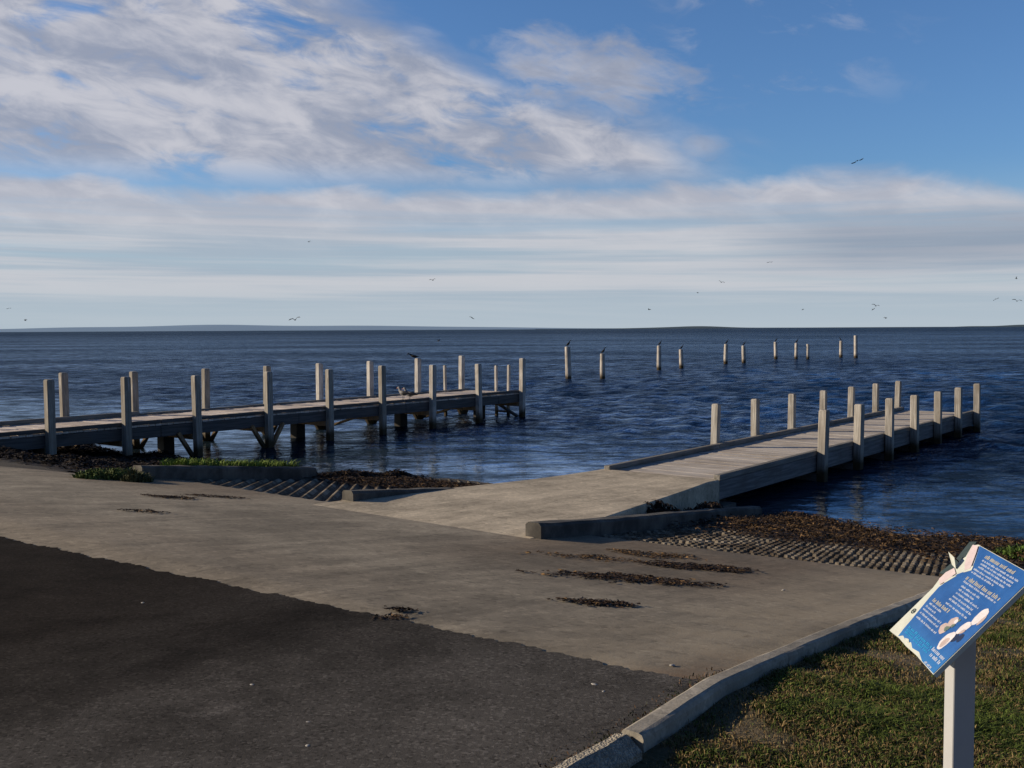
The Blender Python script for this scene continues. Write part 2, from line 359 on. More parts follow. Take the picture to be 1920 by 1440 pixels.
# concrete apron of the boat ramp, fitted to the line of the kerb kt(s)
def kt(s): return -2.21-0.055*(np.maximum(s, 0)-3.5)-0.012*np.sin(s*1.3)
def apron_end(t):
    if t < -13.45: return 8.15-0.35*min(3, -13.45-t)+0.10*math.sin(t*2.1)+0.06*math.sin(t*5.3)
    if t < -9.7: return 8.78
    if t < -6.3: return 9.3
    return 9.3+0.8*(t+6.3)/3.8
tv = np.unique(np.concatenate([np.linspace(-60, -20, 15), np.linspace(-20, -2.3, 110), [-13.46, -13.44, -9.71, -9.69, -6.31, -6.29]]))
tag(sheet('concrete_apron', tv, lambda t: 2.4, apron_end, 60, lambda s, t: gz(s, t)+0.02, CONC, fit=kt), kind='structure')
# asphalt car park, its ragged edge laid over the concrete
def asph_end(t):
    return 4.29+0.072*(t+2.36)+0.012*math.sin(t*7.3)+0.010*math.sin(t*17.1+1)+0.008*math.sin(t*41)+random.uniform(-0.020, 0.014)
tv = np.concatenate([np.linspace(-60, -14, 40), np.linspace(-13.95, -2.3, 500)])
tag(sheet('asphalt', tv, lambda t: -60.0, asph_end, 40, lambda s, t: gz(s, t)+0.027, ASPH, fit=kt), kind='structure')
# left lane: deep diagonal grooves cast into the concrete
def groove_z(s, t):
    x = (s*A2[0]+t*B2[0])+0.10*(s*A2[1]+t*B2[1])
    w = np.abs(((x/0.185) % 1.0)-0.5)*2
    w = sstep(0.35, 0.9, w)
    fade = sstep(8.78, 8.95, s)
    return gz(s, t)+0.02+fade*(0.045*w-0.038)
tag(sheet('grooved_ramp', np.linspace(-13.45, -9.72, 190), lambda t: 8.78, lambda t: 15.5, 170, groove_z, BLOCKS, False), kind='structure')
# right lane: rows of small raised blocks
hb = MB()
def block_row():
    i = 0; s = 9.32
    while s < 13.2:
        t = -6.28+(i % 2)*0.039
        while t < -2.45:
            if s > 9.34+0.8*(t+6.3)/3.8 and random.random() > 0.07:
                w, l = 0.023, 0.052; h = 0.031+random.uniform(-0.008, 0.006)
                jt = random.uniform(-.005, .005)
                z0 = g1(s, t)-0.03
                cs = [(s-l, t-w+jt), (s+l, t-w+jt), (s+l, t+w+jt), (s-l, t+w+jt)]
                top = [(s-l*.7, t-w*.75+jt), (s+l*.7, t-w*.75+jt), (s+l*.7, t+w*.75+jt), (s-l*.7, t+w*.75+jt)]
                vs = [S(a, b, g1(a, b)-0.02) for a, b in cs]+[S(a, b, g1(a, b)-0.01+h) for a, b in top]
                hb.add(vs, [(4, 5, 6, 7)]+[(k, (k+1) % 4, 4+(k+1) % 4, 4+k) for k in range(4)])
            t += 0.078
        s += 0.160; i += 1
block_row()
tag(hb.build('block_ramp', BLOCKS), kind='structure')
# landing: the concrete walkway to the right-hand jetty
def land_z(s): return 0.795+(0.5-0.795)*float(sstep(0, 1, (s-8.35)/6.6)*0.35+0.65*np.clip((s-8.35)/6.6, 0, 1))
lm = MB(); prev = None
for i in range(41):
    s = 8.25+(14.98-8.25)*i/40
    tl = -9.74-0.05*math.sin(s*0.9); tr = -6.33-1.2*float(np.clip((s-9.0)/5.6, 0, 1))
    z = land_z(s)+0.024
    if i == 0: z = g1(s, -8)+0.012
    row = [S(s, tl, -0.7), S(s, tl, z-0.02), S(s, tl+0.02, z)]+[S(s, tl+(tr-tl)*k/8, z) for k in range(1, 8)]+[S(s, tr-0.02, z), S(s, tr, z-0.02), S(s, tr, -0.7)]
    n0 = len(lm.v); lm.v += [tuple(p) for p in row]
    if prev is not None:
        for k in range(len(row)-1): lm.f.append((prev+k, n0+k, n0+k+1, prev+k+1))
    prev = n0
lm.f.append(tuple(range(prev, prev+len(row))))
tag(lm.build('landing_path', CONC_PALE), kind='structure')
# lawn
tv = np.linspace(-2.30, 14, 92)
def lawn_z(s, t): return gz(s, t)-0.028+0.02*sstep(-2.2, -1.2, t)+0.018*vnoise(s*2.5, t*2.5, 5)+0.16*sstep(9, 13, s)*sstep(-2.6, -1.0, t)
tag(sheet('lawn', tv, lambda t: -12, lambda t: 13.6+0.2*math.sin(t*1.7), 160, lawn_z, LAWN), kind='structure')

# ------------------------------------------------------------------ kerbs and low walls
def loft(name, mat, path, section, wob=0.0, smooth=False):
    """path: list of (s, t, z); section: list of (dt, dz)"""
    mb = MB(); n = len(section)
    for s, t, z in path:
        for dt, dz in section:
            mb.v.append(tuple(S(s, t+dt+random.uniform(-wob, wob), z+dz+random.uniform(-wob, wob))))
    for i in range(len(path)-1):
        for k in range(n): mb.f.append((i*n+k, i*n+(k+1) % n, (i+1)*n+(k+1) % n, (i+1)*n+k))
    mb.f.append(tuple(range(n))); mb.f.append(tuple((len(path)-1)*n+k for k in range(n)))
    return mb.build(name, mat, smooth=smooth)
ksec = [(0, -0.3), (0, 0.022), (0.008, 0.032), (0.022, 0.036), (0.082, 0.036), (0.098, 0.030), (0.107, 0.012), (0.118, -0.3)]
path = [(s, kt(s), g1(s, -2)+0.012) for s in np.arange(3.50, 10.2, 0.12)]
tag(loft('kerb', KERB, path, ksec, 0.002), kind='structure')
def kt2(s): return kt(3.5)-0.004+(3.5-s)*0.0
rsec = [(0, -0.3), (0.002, 0.016), (0.012, 0.032), (0.066, 0.042), (0.080, 0.036), (0.140, -0.01), (0.148, -0.3)]
path = [(s, kt2(s), g1(s, -2)+0.012) for s in np.arange(1.2, 3.49, 0.07)]
o = loft('kerb_stone', ROUGH, path, rsec, 0.0022)
tag(o, 'rough grey aggregate kerb stone at the bottom edge, joined to the smooth kerb', 'kerb stone')
wsec = [(-0.10, -0.6), (-0.10, 0.15), (-0.07, 0.18), (0.07, 0.18), (0.10, 0.15), (0.10, -0.6)]
path = [(s, -9.72+0.02*math.sin(s*3), g1(s, -9)+0.02+0.01*(s-8.85)) for s in np.arange(8.85, 11.0, 0.2)]
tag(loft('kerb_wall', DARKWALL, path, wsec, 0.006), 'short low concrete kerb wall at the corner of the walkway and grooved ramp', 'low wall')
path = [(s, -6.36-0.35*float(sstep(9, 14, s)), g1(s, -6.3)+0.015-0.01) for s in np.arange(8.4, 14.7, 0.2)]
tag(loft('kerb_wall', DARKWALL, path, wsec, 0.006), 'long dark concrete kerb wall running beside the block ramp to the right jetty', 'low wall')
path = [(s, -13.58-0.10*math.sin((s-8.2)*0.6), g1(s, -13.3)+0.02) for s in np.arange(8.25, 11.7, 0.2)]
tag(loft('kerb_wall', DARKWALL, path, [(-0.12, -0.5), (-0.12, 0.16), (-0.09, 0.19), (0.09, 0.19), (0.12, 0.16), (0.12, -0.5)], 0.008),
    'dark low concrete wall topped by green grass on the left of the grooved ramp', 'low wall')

# ------------------------------------------------------------------ the sea
def water():
    ang = np.concatenate([np.linspace(-80, -34, 60), np.linspace(-33.8, 34, 560), np.linspace(35, 80, 60)])*math.pi/180
    d = np.concatenate([np.exp(np.arange(math.log(9.5), math.log(320), 0.0064)), np.exp(np.linspace(math.log(325), math.log(40000), 70))])
    D, An = np.meshgrid(d, ang, indexing='ij'); X = D*np.sin(An); Y = D*np.cos(An)
    s = X*A2[0]+Y*A2[1]
    calm = 0.05+0.95*sstep(16.5, 30, s); gust = 0.85+0.3*vnoise(X*0.05, Y*0.09, 9)
    Z = np.zeros_like(X); r = np.random.default_rng(4); n = 64
    cell = np.maximum(D*0.0064, D*0.0021)
    for i in range(n):
        lam = 0.20*(2.4/0.20)**r.random(); th = R(205)+r.normal(0, 0.62); k = 2*math.pi/lam
        slope = 0.044*(1.0 if lam < 1.2 else 0.7)
        w = sstep(2.0, 4.0, lam/cell)
        if lam > 2: w = w*(0.3+0.7*sstep(20, 40, s))
        Z += w*slope/k*np.sin(k*(math.cos(th)*X+math.sin(th)*Y)+r.uniform(0, 6.283))
    Z *= calm*gust*(1-sstep(220, 320, D))
    o = np_obj('water', np.stack([X, Y, Z], -1).reshape(-1, 3), grid_faces(len(d), len(ang)), WATER, smooth=True)
    tag(o, kind='structure')
water()
# far shores
def ridge(name, mat, x0, x1, d, hfun, depth=1500):
    n = 160; V = []; F = []
    for i in range(n):
        x = x0+(x1-x0)*i/(n-1); h = max(0.3, hfun(i/(n-1)))
        V += [(x, d, -2), (x, d+depth*0.15, h*0.55), (x, d+depth*0.4, h), (x, d+depth, -2)]
    for i in range(n-1):
        for k in range(3): F.append((i*4+k, i*4+4+k, i*4+5+k, i*4+1+k))
    tag(np_obj(name, V, F, mat, smooth=True), kind='structure')
def hh(u):
    e = float(sstep(0, 0.04, u)*sstep(1.0, 0.62, u)); return 64*e*(0.75+0.22*math.sin(u*9+0.4)+0.10*math.sin(u*23)+0.06*math.sin(u*51))+4
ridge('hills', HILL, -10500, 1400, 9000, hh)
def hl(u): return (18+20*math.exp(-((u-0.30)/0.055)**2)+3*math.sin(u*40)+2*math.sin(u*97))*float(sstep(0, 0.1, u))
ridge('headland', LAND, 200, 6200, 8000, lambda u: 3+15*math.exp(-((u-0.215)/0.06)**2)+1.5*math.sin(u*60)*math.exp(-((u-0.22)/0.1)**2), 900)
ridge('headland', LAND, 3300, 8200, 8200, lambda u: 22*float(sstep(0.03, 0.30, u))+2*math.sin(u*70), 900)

# ------------------------------------------------------------------ jetties
def post_mesh(a, z0, z1, name='post', slope=0.012, c=0.012):
    mb = MB(); h = a/2
    def ring(z, h, c): return [(-h+c, -h, z), (h-c, -h, z), (h, -h+c, z), (h, h-c, z), (h-c, h, z), (-h+c, h, z), (-h, h-c, z), (-h, -h+c, z)]
    zs = [(z0, h, c), (z0*0.5+z1*0.5, h*1.01, c), (z1-0.02, h, c), (z1+0.004, h-0.018, c*0.8)]
    for z, hh_, cc in zs: mb.v += ring(z, hh_, cc)
    for i in range(len(zs)-1):
        for k in range(8): mb.f.append((i*8+k, i*8+(k+1) % 8, i*8+8+(k+1) % 8, i*8+8+k))
    mb.f.append(tuple(range(8))[::-1]); mb.f.append(tuple(24+k for k in range(8)))
    me = mb.mesh(name)
    return me
def put(name, me, mat, parent, loc, rot=(0, 0, 0), sc_=(1, 1, 1)):
    o = bpy.data.objects.new(name, me); col.objects.link(o)
    if not me.materials: me.materials.append(mat)
    o.parent = parent; o.location = loc; o.rotation_euler = rot; o.scale = sc_; return o
def planks(mb, x0, x1, y0, y1, z, w=0.145, gap=0.014, th=0.045):
    x = x0
    while x < x1-0.05:
        dz = random.uniform(-0.005, 0.005); e0 = random.uniform(-0.012, 0.012); e1 = random.uniform(-0.012, 0.012)
        mb.box(x, min(x+w, x1), y0+e0, y1+e1, z-th+dz, z+dz); x += w+gap

# --- left jetty: local x = s, local y = -(t + T0)
T0L = -22.28
LJ = empty('jetty', S(0, T0L, 0), YAW)
tag(LJ, 'long timber jetty on the left with pale deck, braced square posts and dark side beams', 'jetty')
zdL = 0.95   # top of the side rails
DKL = 0.845
mb = MB(); planks(mb, 6.6, 27.25, -1.24, 1.24, DKL); mb.build('deck', DECK_L, LJ)
for y in (-1.20, 1.20):
    mb = MB(); ed = [6.6, 9.6, 13.4, 17.5, 21.55, 25.9, 27.2]
    for i in range(len(ed)-1): mb.box(ed[i]+0.006, ed[i+1]-0.006, y-0.06, y+0.06, zdL-0.42, DKL-0.055)
    mb.build('side_beam', BEAM_L, LJ, bevel=0.008)
mb = MB()
for y in (-0.55, 0.0, 0.55): mb.box(6.8, 27.1, y-0.045, y+0.045, zdL-0.37, DKL-0.06)
mb.build('joists', BEAM_L, LJ)
mb = MB(); ed = [6.6, 10.7, 14.33, 18.5, 22.6, 27.2]
for i in range(5): mb.box(ed[i]+0.01, ed[i+1]-0.01, 1.12, 1.22, DKL+0.006, DKL+(0.11 if i < 2 else 0.055))
mb.build('kerb_rail', KERBRAIL, LJ, bevel=0.01)
mb = MB(); ed = [6.6, 9.6, 13.4, 17.5, 21.55, 25.9, 27.2]
for i in range(6): mb.box(ed[i]+0.008, ed[i+1]-0.008, -1.275, -1.175, DKL+0.006, zdL-0.015)
mb.build('kerb_rail', BEAM_L, LJ, bevel=0.01)
nearL = [8.7, 10.72, 12.48, 14.33, 16.45, 18.5, 20.5, 22.6, 24.8, 27.05]
pmL = post_mesh(0.165, -1.3, 1.95)
pmF = post_mesh(0.165, -1.3, 1.98); pmLw = post_mesh(0.165, -1.3, 1.95); pmFw = post_mesh(0.165, -1.3, 1.98)
hts = {24.8: -0.06, 20.5: 0.02, 27.05: 0.06}
for i, s in enumerate(nearL):
    dz = hts.get(s, random.uniform(-0.05, 0.05))
    put('post', pmL if s < 22 else pmLw, POST if s < 22 else POST_W, LJ, (s, -1.35, dz), (R(random.uniform(-.8, .8)), R(random.uniform(-.8, .8)), R(random.uniform(-4, 4))))
for i, s in enumerate(nearL[1:]):
    if s == 10.72: continue
    put('post', pmF if s < 19 else pmFw, POST if s < 19 else POST_W, LJ, (s, 1.36, random.uniform(-0.04, 0.05)+(0.05 if s > 22 else 0)), (R(random.uniform(-.8, .8)), R(random.uniform(-.8, .8)), R(random.uniform(-4, 4))))
cpm = post_mesh(0.30, -1.3, zdL-0.41, 'centre_pile')
for s in (14.33, 18.5, 22.6, 26.4): put('centre_pile', cpm, SHADED_PILE, LJ, (s, 0.0, 0))
for s in nearL[1:]:
    mb = MB(); mb.box(s-0.09, s+0.09, -1.26, 1.27, zdL-0.56, zdL-0.41); mb.build('cross_beam', BRACE, LJ, bevel=0.01)
def knee(parent, s, y, sgn, mat=BRACE, drop=0.62, run=0.50):
    mb = MB(); mb.bar((s+sgn*0.05, y, zdL-0.42-drop), (s+sgn*run, y, zdL-0.36), 0.085, 0.11, (0, 1, 0)); mb.build('brace', mat, parent, bevel=0.008)
for s in nearL[2:]:
    for sg_ in (-1, 1): knee(LJ, s, 1.30, sg_)
for s, sg_ in ((14.33, -1), (16.45, -1), (16.45, 1)): knee(LJ, s, -1.28, sg_)
for s in (20.5, 24.8): # cross bracing between the two rows
    mb = MB(); mb.bar((s+0.14, 1.2, 0.05), (s+0.14, -0.2, zdL-0.5), 0.06, 0.14, (1, 0, 0)); mb.build('brace', BRACE, LJ, bevel=0.008)
mb = MB(); mb.bar((27.16, -1.22, -0.05), (27.16, 0.1, zdL-0.38), 0.07, 0.13, (1, 0, 0)); mb.build('brace', BEAM_L, LJ, bevel=0.008)
mb = MB(); mb.box(27.2, 27.28, -1.26, 1.26, zdL-0.40, DKL-0.004); mb.build('end_beam', BEAM_L, LJ, bevel=0.008)
spm = post_mesh(0.095, -1.3, 1.74, 'slim_post')
for x, y in ((25.55, 1.36), (26.2, 1.36), (27.34, 0.0), (27.34, -0.52)):
    put('slim_post', spm, POST_W, LJ, (x, y, random.uniform(-.02, .03)), (R(random.uniform(-1.2, 1.2)), R(random.uniform(-1.5, .5)), 0))
for (x0, y0, x1, y1) in ((25.55, 1.34, 26.2, 1.34), (27.34, 0.0, 27.34, -0.52)):
    for z in (0.15, 0.45, 0.75):
        mb = MB(); mb.bar((x0, y0, z), (x1, y1, z), 0.04, 0.06); mb.build('rung', BRACE, LJ)

# --- right jetty
T0R = -8.62
RJ = empty('jetty', S(0, T0R, 0), YAW)
tag(RJ, 'wide grey plank jetty on the right with raised edge rails and square pale posts', 'jetty')
zdR = 0.5
mb = MB(); planks(mb, 15.0, 31.2, -1.0, 1.02, zdR, 0.19, 0.008); mb.build('deck', DECK_R, RJ)
for y in (-1.02, 1.04):
    mb = MB(); ed = [15.02, 19.2, 23.45, 27.7, 31.25] if y < 0 else [14.9, 19.1, 23.4, 27.6, 31.25]
    for i in range(len(ed)-1): mb.box(ed[i]+0.005, ed[i+1]-0.005, y-0.06, y+0.06, zdR+0.002, zdR+0.095)
    mb.build('edge_rail', KERBRAIL, RJ, bevel=0.012)
    mb = MB()
    for i in range(len(ed)-1): mb.box(ed[i]+0.004, ed[i+1]-0.004, y-0.05, y+0.05, zdR-0.31, zdR-0.001)
    mb.build('side_beam', BEAM_R, RJ, bevel=0.008)
mb = MB()
for y in (-0.5, 0.0, 0.5): mb.box(15.05, 31.1, y-0.05, y+0.05, zdR-0.27, zdR-0.05)
mb.build('joists', BEAM_L, RJ)
mb = MB(); mb.box(31.25, 31.33, -1.08, 1.1, zdR-0.34, zdR-0.02); mb.build('end_beam', BEAM_L, RJ, bevel=0.008)
farR = [19.28, 21.27, 23.3, 25.3, 27.3, 29.3, 31.25]; nearR = [19.2, 21.2, 23.2, 25.07, 27.0, 28.9, 30.85]
pmR = post_mesh(0.165, -1.3, 1.37)
pmW = post_mesh(0.15, -1.3, 1.39)
RIGHT_POSTS = []
for i, s in enumerate(farR): RIGHT_POSTS.append((s, 1.19))
for i, s in enumerate(nearR): RIGHT_POSTS.append((s, -1.17))
for k, (s, y) in enumerate(RIGHT_POSTS):
    put('post', pmR if y < 0 else pmW, POST_R, RJ, (s, y, random.uniform(-.025, .025)),
        (R(random.uniform(-1, 1)), R(2.4 if k == 0 else random.uniform(-.6, 1.2)), R(random.uniform(-5, 5))))
for s in farR:
    mb = MB(); mb.box(s-0.15, s+0.03, -1.085, 1.105, zdR-0.52, zdR-0.37); mb.build('cross_beam', BEAM_L, RJ, bevel=0.01)
# concrete abutment under the shore end of the jetty
mb = MB(); mb.box(14.99, 15.5, -1.15, 1.13, -0.7, 0.09)
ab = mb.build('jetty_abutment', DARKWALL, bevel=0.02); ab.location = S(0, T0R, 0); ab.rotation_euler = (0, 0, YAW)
tag(ab, 'stained concrete abutment under the shore end of the right jetty', 'abutment')

# ------------------------------------------------------------------ birds
def bird_colors(o, fn):
    me = o.data; at = me.color_attributes.new('tone', 'FLOAT_COLOR', 'POINT')
    for i, v in enumerate(me.vertices): at.data[i].color = (*fn(v.co), 1)
def cormorant_mesh(front):
    mb = MB()
    mb.tube([(-.20, 0, .02), (-.12, 0, .11), (-.04, 0, .21), (.02, 0, .33), (.045, 0, .44), (.05, 0, .53), (.06, 0, .60), (.085, 0, .645), (.125, 0, .65), (.16, 0, .643), (.22, 0, .63)],
            [(.03, .012), (.055, .03), (.095, .08), (.10, .085), (.065, .06), (.034, .034), (.03, .03), (.036, .036), (.03, .03), (.013, .014), (.005, .006)], 12)
    for y in (-.04, .04):
        mb.tube([(-.02, y, .18), (0, y, .02), (.07, y*1.3, .006)], [.018, .012, .010], 6)
    for y in (-.09, .09): # folded wings
        mb.tube([(.045, y*.7, .42), (-.02, y, .30), (-.09, y*.9, .16), (-.16, y*.5, .07)], [(.02, .03), (.022, .06), (.018, .045), (.006, .012)], 8)
    return mb
def gull_mesh():
    mb = MB()
    mb.tube([(-.24, 0, .17), (-.15, 0, .18), (-.05, 0, .18), (.05, 0, .20), (.11, 0, .25), (.135, 0, .31), (.155, 0, .345), (.19, 0, .345), (.215, 0, .335), (.25, 0, .325)],
            [(.03, .008), (.05, .03), (.075, .07), (.075, .075), (.05, .05), (.036, .036), (.04, .04), (.03, .03), (.012, .014), (.004, .005)], 12)
    for y in (-.03, .03): mb.tube([(.0, y, .13), (.005, y, .01), (.05, y, .004)], [.009, .007, .009], 6)
    for y in (-.065, .065): mb.tube([(.07, y, .22), (-.05, y*1.1, .205), (-.2, y*.6, .19), (-.30, y*.25, .185)], [(.012, .03), (.016, .045), (.01, .02), (.003, .004)], 8)
    return mb
def flyer_mesh(up):
    mb = MB()
    mb.tube([(-.24, 0, 0), (-.17, 0, .005), (-.05, 0, 0), (.06, 0, .005), (.13, 0, .02), (.18, 0, .028), (.22, 0, .02), (.26, 0, .01)],
            [(.06, .006), (.045, .02), (.06, .05), (.06, .055), (.035, .035), (.034, .034), (.014, .014), (.004, .004)], 10)
    for sgn in (-1, 1):
        pts = [(0.02, 0.04, 0.03), (0.05, 0.25, 0.03+up*0.17), (-.02, 0.52, 0.03+up*0.16), (-.12, 0.66, 0.03+up*0.10)]
        mb.tube([(x, sgn*y, z) for x, y, z in pts], [(.012, .075), (.012, .075), (.009, .05), (.003, .008)], 8)
    return mb
def place_bird(me_obj, name, loc, rz, label, group=None, rot=(0, 0), scale=1.0):
    if me_obj.get('used'):
        o = me_obj.copy(); col.objects.link(o)
    else:
        o = me_obj; o['used'] = 1
    if True:
        o.location = loc; o.rotation_euler = (R(rot[0]), R(rot[1]), rz); o.scale = (scale,)*3
        tag(o, label, 'bird', group)
    return o
corm = cormorant_mesh(0).build('cormorant', FEATHER, smooth=True)
bird_colors(corm, lambda c: (0.012, 0.012, 0.014) if c.x < 0.10+0*c.z or c.z > 0.5 else (0.25, 0.25, 0.25))
gull = gull_mesh().build('gull', FEATHER, smooth=True)
bird_colors(gull, lambda c: (0.03, 0.032, 0.036) if (c.x < 0.06 and abs(c.y) > 0.045) or c.x < -0.2 else ((0.30, 0.30, 0.30) if c.x < 0.2 else (0.3, 0.08, 0.03)))
fly1 = flyer_mesh(1).build('flying_bird', FEATHER, smooth=True)
fly2 = flyer_mesh(-0.5).build('flying_bird', FEATHER, smooth=True)
for f in (fly1, fly2): bird_colors(f, lambda c: (0.03, 0.032, 0.036))
gp = 'birds resting on the left jetty'
place_bird(gull, 'gull', S(21.5, -21.08, 0.937), R(150), 'dark winged gull standing on the left jetty deck, the left one of a pair', gp, scale=1.0)
place_bird(gull, 'gull', S(22.2, -21.5, 0.847), R(160), 'dark winged gull standing on the left jetty deck, the right one of a pair', gp, scale=1.05)
place_bird(corm, 'cormorant', S(24.8, -23.64, 2.0), R(185), 'dark bird perched on top of a left jetty post, above the pair of gulls', gp, rot=(0, 50), scale=0.55)
place_bird(corm, 'cormorant', S(9.95, -23.4, 1.09), R(120), 'dark bird sitting on the far rail beside the leftmost post of the left jetty', gp, rot=(0, 35), scale=0.55)
place_bird(corm, 'cormorant', S(8.5, -23.4, 1.09), R(200), 'dark bird crouched on the jetty rail at the left edge of the photo', gp, rot=(0, 45), scale=0.55)

# ------------------------------------------------------------------ outer mooring piles with birds on them
piles = [ # px, top py, foot py, radius, bird
 (1066, 650, 712, .17, 1, 'tallest and nearest pale mooring pile in the water, leftmost of the row, bird on top'),
 (1130, 663, 710, .15, 1, 'second pale mooring pile from the left, shorter than its tall neighbour, bird on top'),
 (1236, 648, 694, .16, 1, 'third mooring pile from the left, standing alone beside a shorter dull one, bird on top'),
 (1278, 655, 690, .16, 1, 'short dull fourth mooring pile from the left, with a bird on top'),
 (1361, 645, 682, .17, 1, 'left one of the middle pair of mooring piles, fifth from the left'),
 (1395, 648, 680, .17, 1, 'right one of the middle pair of mooring piles, sixth from the left'),
 (1455, 641, 673, .17, 1, 'seventh mooring pile from the left, left of a closely spaced pair'),
 (1493, 643, 673, .16, 1, 'eighth mooring pile from the left, left one of the closely spaced pair'),
 (1515, 645, 673, .15, 0, 'bare ninth mooring pile from the left, right one of the closely spaced pair'),
 (1577, 639, 670, .16, 1, 'tenth mooring pile from the left, shorter than the bare pile at its right'),
 (1605, 629, 671, .18, 0, 'tall bare mooring pile at the right end of the row'),
]
BL = ['dark cormorant perched on the tallest leftmost mooring pile', 'dark cormorant perched on the second mooring pile from the left', 'dark cormorant perched on the third mooring pile from the left',
      'dark cormorant perched on the short dull fourth mooring pile', 'dark cormorant perched on the left pile of the middle pair', 'dark cormorant perched on the right pile of the middle pair',
      'dark cormorant perched on the seventh mooring pile from the left', 'dark cormorant perched on the eighth mooring pile from the left', '', 'dark cormorant perched on the tenth mooring pile, beside the tall bare end pile']
for i, (px, pt, pf, r, b, lab) in enumerate(piles):
    d = CAM_H*1900/(pf-HZ(px)); p = sight(px, pf, d); top = CAM_H+(HZ(px)-pt)/1900*d
    mb = MB(); lean = random.uniform(-.05, .05)
    mb.tube([(0, 0, -2), (0, 0, 0.4), (lean*.5, 0, top*0.6), (lean, 0, top-0.03), (lean, 0, top)], [r*1.05, r*1.03, r, r*.95, r*.85], 14)
    o = mb.build('mooring_pile', PILE, smooth=False); o.location = (p.x, p.y, 0)
    tag(o, lab, 'mooring pile', 'mooring piles standing out in the water')
    if b: place_bird(corm, 'cormorant', (p.x+lean, p.y, top-0.005), R(random.choice([20, 160, 200, -30])), BL[i], 'cormorants perched on the mooring piles', rot=(0, 18), scale=0.58+0.1*random.random())
# flying birds
sky_birds = [(555, 600, 75, 1.0, 'biggest dark bird flying low over the left of the horizon'), (1603, 305, 75, 1.0, 'lone dark bird flying high in the blue sky at the right'),
 (813, 526, 110, .9, 'bird flying above the end of the left jetty'), (1442, 492, 130, .8, 'tiny bird flying in the pale cloud band right of the centre'),
 (1352, 530, 110, .8, 'tiny bird flying right of centre, the upper one of a loose pair'), (1308, 549, 120, .8, 'tiny bird flying right of centre, the lower one of a loose pair'),
 (1217, 581, 130, .9, 'tiny bird flying just above the horizon over the third mooring pile'), (1505, 580, 130, .8, 'tiny bird flying just above the horizon over the closely spaced piles'),
 (1641, 574, 100, .9, 'bird flying low right of the tall end pile, upper of two close together'), (1636, 580, 105, .8, 'bird flying low right of the tall end pile, lower of two close together'),
 (1905, 565, 90, .9, 'bird flying low at the right edge of the photo'), (1865, 561, 110, .8, 'faint bird flying low, just inside the right edge of the photo'),
 (1903, 523, 110, .8, 'faint bird flying at the right edge above the others'), (885, 595, 110, .9, 'bird flying just above the horizon left of the first pile'),
 (50, 601, 120, .9, 'bird flying just above the hills at the far left'), (20, 578, 150, .8, 'faint bird flying at the left edge above the hills'),
 (583, 455, 150, .8, 'faint bird flying in the clouds above the left jetty'), (823, 638, 95, .9, 'bird skimming the water beyond the end of the left jetty'),
 (1660, 597, 120, .8, 'faint bird skimming above the horizon at the right')]
for i, (px, py, d, k, lab) in enumerate(sky_birds):
    place_bird(fly1 if i % 2 == 0 else fly2, 'flying_bird', sight(px, py, d), R(random.uniform(0, 360)), lab, 'birds flying over the water', rot=(random.uniform(-25, 25), random.uniform(-10, 10)), scale=k*0.72)

# ------------------------------------------------------------------ sign on the lawn
SB = Vector((1.13, 3.0, 2.09)); rr = Vector((-0.077, -0.997, 0)); hx = Vector((0.997, -0.077, 0))
tilt = R(46.5); uu = hx*math.cos(tilt)+Vector((0, 0, math.sin(tilt))); nn = rr.cross(uu)
PW, PH = 0.392, 0.365
pc = SB+rr*PW*0.5+uu*PH*0.5
bx_, by_ = SB.x+0.125, 2.80
gs, gt = bx_*A2[0]+by_*A2[1], bx_*B2[0]+by_*B2[1]
gzs = float(lawn_z(np.array(gs), np.array(gt)))
SG = empty('information_sign', (bx_, by_, gzs))
tag(SG, 'torn blue information sign with shell pictures, tilted on a grey steel post in the lawn', 'sign')
origin = Vector((bx_, by_, gzs))
pm = MB(); a = 0.031; ztop = (SB.z+0.135*math.sin(tilt)/math.cos(tilt)*0.98)-gzs-0.035
pm.add([(-a, -a, -0.3), (a, -a, -0.3), (a, a, -0.3), (-a, a, -0.3), (-a, -a, ztop-0.02-a), (a, -a, ztop-0.02+a), (a, a, ztop-0.02+a), (-a, a, ztop-0.02-a)],
       [(3, 2, 1, 0), (4, 5, 6, 7)]+[(k, (k+1) % 4, 4+(k+1) % 4, 4+k) for k in range(4)])
po = pm.build('post', STEEL, SG, bevel=0.004); po.rotation_euler = (0, 0, R(-1))
Mp = Matrix.Translation(SB-origin) @ Matrix(((rr.x, uu.x, nn.x, 0), (rr.y, uu.y, nn.y, 0), (rr.z, uu.z, nn.z, 0), (0, 0, 0, 1)))
def panel_piece(name, mb, mat, parent, smooth=False):
    o = mb.build(name, mat, parent, smooth=smooth)
    if parent is SG: o.matrix_local = Mp
    return o
def poly(mb, pts, z0, z1):
    n = len(pts); mb.add([(p*PW, q*PH, z0) for p, q in pts]+[(p*PW, q*PH, z1) for p, q in pts],
        [tuple(range(n))[::-1], tuple(range(n, 2*n))]+[(k, (k+1) % n, n+(k+1) % n, n+k) for k in range(n)])
mb = MB(); poly(mb, [(0, 0), (0.2, 0.012), (0.4, 0.005), (0.6, 0.012), (1, 0), (1, 1), (0.5, 1), (0.02, 1.0), (-0.05, 0.97), (0.015, 0.86), (-0.01, 0.8), (0.03, 0.72), (-0.035, 0.66), (-0.03, 0.58), (0.0, 0.5)], -0.012, 0.0)
panel = panel_piece('panel', mb, PAPER, SG)
